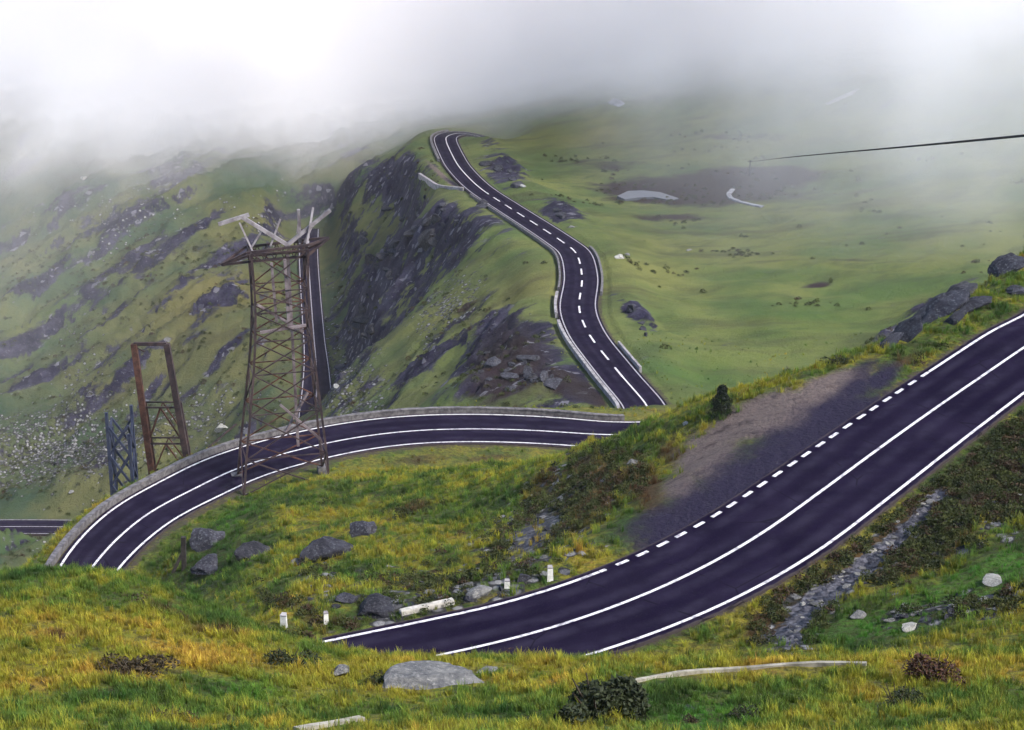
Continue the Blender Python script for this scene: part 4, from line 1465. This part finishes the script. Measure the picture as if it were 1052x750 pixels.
# low dark shrubs between the stones
SHRUBS = bpy.data.collections.new('shrub_kinds')
_ms = Mat('dwarf_shrub_leaves', .75, .15)
_p = _ms.pos()
_oi = _ms.n('ShaderNodeObjectInfo').outputs['Random']
_c = _ms.mix(_ms.step(_ms.noise(_p, .7, 4, .65), .4, .62), (.022, .030, .010), (.050, .058, .016))
_c = _ms.mix(_ms.step(_oi, .75, .92), _c, (.048, .030, .018))
_ms.color(_c)
for i in range(5):
    rg = np.random.default_rng(40 + i)
    V_, F_ = [], []
    for j in range(110):
        d = rg.normal(size=3)
        d /= np.linalg.norm(d)
        d[2] = abs(d[2])
        c = d * np.array([.30, .26, .20 + .04 * i]) * rg.uniform(.55, 1.05)
        a, b = rg.normal(size=3), rg.normal(size=3)
        a[2] = a[2] * .5 + .5
        a /= np.linalg.norm(a)
        b = np.cross(a, b)
        b /= np.linalg.norm(b)
        q = rg.uniform(.03, .075)
        k = len(V_)
        V_ += [c - b * q * .5, c + a * q, c + b * q * .5, c - a * q * .6]
        F_.append((k, k + 1, k + 2, k + 3))
    me = bpy.data.meshes.new('dwarf_shrub')
    me.from_pydata([tuple(v) for v in V_], [], F_)
    me.materials.append(_ms.m)
    SHRUBS.objects.link(bpy.data.objects.new('dwarf_shrub', me))
NS = NG.copy()
for nd in NS.nodes:
    if nd.type == 'COLLECTION_INFO':
        nd.inputs['Collection'].default_value = SHRUBS
n = 90000
y = 26 + 126 * RNG.uniform(0, 1, n) ** .8
x = RNG.uniform(-1, 1, n) * (y * .31 + 4)
h, m_, d, _ = height(x, y, full=True)
want = .30 * fbm(x / 4, y / 4, 4, 131) + .22 * fbm(x / 1.4, y / 1.4, 2, 132) + .62 * np.maximum(m_['brown'], np.clip(m_['stone'], 0, .8)) * sstep(58, 66, y) + .14 * m_['brown'] - .27
want = want - .8 * m_['gravel'] - m_['tar'] - 6.0 * np.clip(m_['stone'] - .72, 0, 1) - .25 * (1 - sstep(56, 66, y))
keep = (d > .5) & (RNG.uniform(-.06, .42, n) < want)
yf = RNG.uniform(152, 430, 46000)
xf = RNG.uniform(-1, 1, 46000) * (yf * .29 + 4)
hf, mf, df, ff = height(xf, yf, full=True)
wf = .35 * fbm(xf / 9, yf / 9, 4, 141) + .35 * fbm(xf / 30, yf / 12, 3, 142) + .25 * ff + .3 * mf['brown'] - .12
kf = (df > 2.0) & (RNG.uniform(0, .5, 46000) < wf)
for rx, ry, rr in ROCK_AT:
    keep &= (x - rx) ** 2 + (y - ry) ** 2 > (rr * .9) ** 2
x, y, h, br = x[keep], y[keep], h[keep], m_['brown'][keep]
sz = np.r_[RNG.uniform(.5, 1.5, len(x)), RNG.uniform(.7, 2.2, int(kf.sum()))]
x, y, h = np.r_[x, xf[kf]], np.r_[y, yf[kf]], np.r_[h, hf[kf]]
n = len(x)
me = bpy.data.meshes.new('dwarf_shrubs')
me.vertices.add(n)
me.vertices.foreach_set('co', np.c_[x, y, h - .03].astype(np.float32).ravel())
for nm, typ, arr in (('kind', 'INT', RNG.integers(0, 5, n).astype(np.int32)), ('size', 'FLOAT', sz.astype(np.float32))):
    a_ = me.attributes.new(nm, typ, 'POINT')
    a_.data.foreach_set('value', arr)
a_ = me.attributes.new('turn', 'FLOAT_VECTOR', 'POINT')
a_.data.foreach_set('vector', np.c_[RNG.normal(0, .15, n), RNG.normal(0, .15, n), RNG.uniform(0, 6.283, n)].astype(np.float32).ravel())
o = bpy.data.objects.new('dwarf_shrubs', me)
COL.objects.link(o)
md = o.modifiers.new('grow', 'NODES')
md.node_group = NS
tag(o, 'low dark heath and dwarf shrubs growing between the stones and along the slopes', 'ground cover', kind='stuff')
print('shrubs', n)

# ------------------------------------------------------------------ air: haze that thickens where the mist lies on the far slopes
def box(name, lo, hi, mat):
    V_ = [(x, y, z) for z in (lo[2], hi[2]) for x, y in ((lo[0], lo[1]), (hi[0], lo[1]), (hi[0], hi[1]), (lo[0], hi[1]))]
    return mesh_obj(name, V_, [(3, 2, 1, 0), (4, 5, 6, 7), (0, 1, 5, 4), (1, 2, 6, 5), (2, 3, 7, 6), (3, 0, 4, 7)], mat, flat=True)


def volume_mat(name):
    m = bpy.data.materials.new(name)
    m.use_nodes = True
    t = m.node_tree
    t.nodes.remove(t.nodes['Principled BSDF'])
    pv = t.nodes.new('ShaderNodeVolumePrincipled')
    t.links.new(pv.outputs[0], t.nodes['Material Output'].inputs['Volume'])
    return m, t, pv


ZLO, ZHI = float(H.min()) - 1.0, float(H.max()) + 1.5
mc, tc_, pv = volume_mat('mountain_air')
pv.inputs['Color'].default_value = (1, .982, .984, 1)
pv.inputs['Anisotropy'].default_value = -.3
Mm = Mat.__new__(Mat)
Mm.m, Mm.t, Mm.b = mc, tc_, None
p = Mm.pos((1, 1, 1))
sx = Mm.n('ShaderNodeSeparateXYZ')
Mm.put(sx.inputs[0], p)
x_, y_, z_ = sx.outputs
n1 = Mm.noise(p, .014, 4, .55, .3)
n2 = Mm.noise(p, .05, 3, .6)
# where the cloud begins: nearer on the left, further behind the hairpin
front = Mm.math('ADD', Mm.step(x_, -120, -75, 450, 430), Mm.math('ADD', Mm.step(x_, -48, -12, 0, 22), Mm.step(x_, 10, 70, 0, -16)))
dd = Mm.math('DIVIDE', Mm.math('SUBTRACT', y_, front), 32.0)
dd = Mm.math('ADD', dd, Mm.math('MULTIPLY', Mm.math('SUBTRACT', n1, .5), 2.6))
dd = Mm.math('ADD', dd, Mm.math('MULTIPLY', Mm.math('SUBTRACT', n2, .5), 1.2))
dens = Mm.step(dd, 0.0, 1.3, 0, .06)
veil = Mm.math('MULTIPLY', Mm.step(y_, 250, 420, 0, 1), Mm.step(x_, 5, 85, .0, .0105))
veil = Mm.math('MULTIPLY', veil, Mm.math('MULTIPLY', Mm.step(n1, .32, .62, .25, 1.5), Mm.step(Mm.noise(Mm.pos((1, 1, 3)), .035, 3, .6), .35, .6, .5, 1.5)))
veil = Mm.math('ADD', veil, Mm.step(y_, 436, 490, 0, .042))
veil = Mm.math('ADD', veil, Mm.math('MULTIPLY', Mm.step(y_, 310, 440, 0, 1), Mm.step(x_, -120, -50, .0026, 0)))
low = Mm.step(z_, 2, 10, 1, 0)
Mm.put(pv.inputs['Density'], Mm.math('ADD', Mm.math('MULTIPLY', Mm.math('ADD', dens, veil), low), .00006))
hz = box('haze', (-420, -40, ZLO), (420, 860, max(ZHI, 3.0)), mc)
tag(hz, 'mountain mist, thin over the valley and thickening to white on the upper slopes', 'haze', kind='stuff')

# ------------------------------------------------------------------ light
EL, AZ = math.radians(46), math.radians(118)      # sun up on the right, a little behind; azimuth from +Y towards +X
wd = bpy.data.worlds.new('World')
SC.world = wd
wd.use_nodes = True
nt = wd.node_tree
sky = nt.nodes.new('ShaderNodeTexSky')
sky.sky_type = 'NISHITA'
sky.sun_disc = False
sky.sun_elevation = EL
sky.sun_rotation = AZ
sky.altitude = 1800
sky.dust_density = 2.0
nt.links.new(sky.outputs[0], nt.nodes['Background'].inputs[0])
nt.nodes['Background'].inputs[1].default_value = .06
sd = bpy.data.lights.new('sun', 'SUN')
sd.energy = 1.5
sd.angle = math.radians(10)
sd.color = (1.0, .94, .85)
so = bpy.data.objects.new('sun', sd)
COL.objects.link(so)
dirv = Vector((math.sin(AZ) * math.cos(EL), math.cos(AZ) * math.cos(EL), math.sin(EL)))
so.rotation_euler = dirv.to_track_quat('Z', 'Y').to_euler()
so.location = dirv * 300

# ------------------------------------------------------------------ render settings
vs = SC.view_settings
vs.view_transform = 'Standard'
vs.look = 'None'
vs.exposure = 2.28
vs.gamma = 1.0
vs.use_curve_mapping = False
SC.render.engine = 'CYCLES'
cy = SC.cycles
cy.use_denoising = True
cy.max_bounces = 22
cy.diffuse_bounces = 2
cy.glossy_bounces = 2
cy.transmission_bounces = 2
cy.volume_bounces = 20
cy.volume_step_rate = 1.0
cy.volume_max_steps = 128
cy.use_adaptive_sampling = True
cy.adaptive_threshold = .03
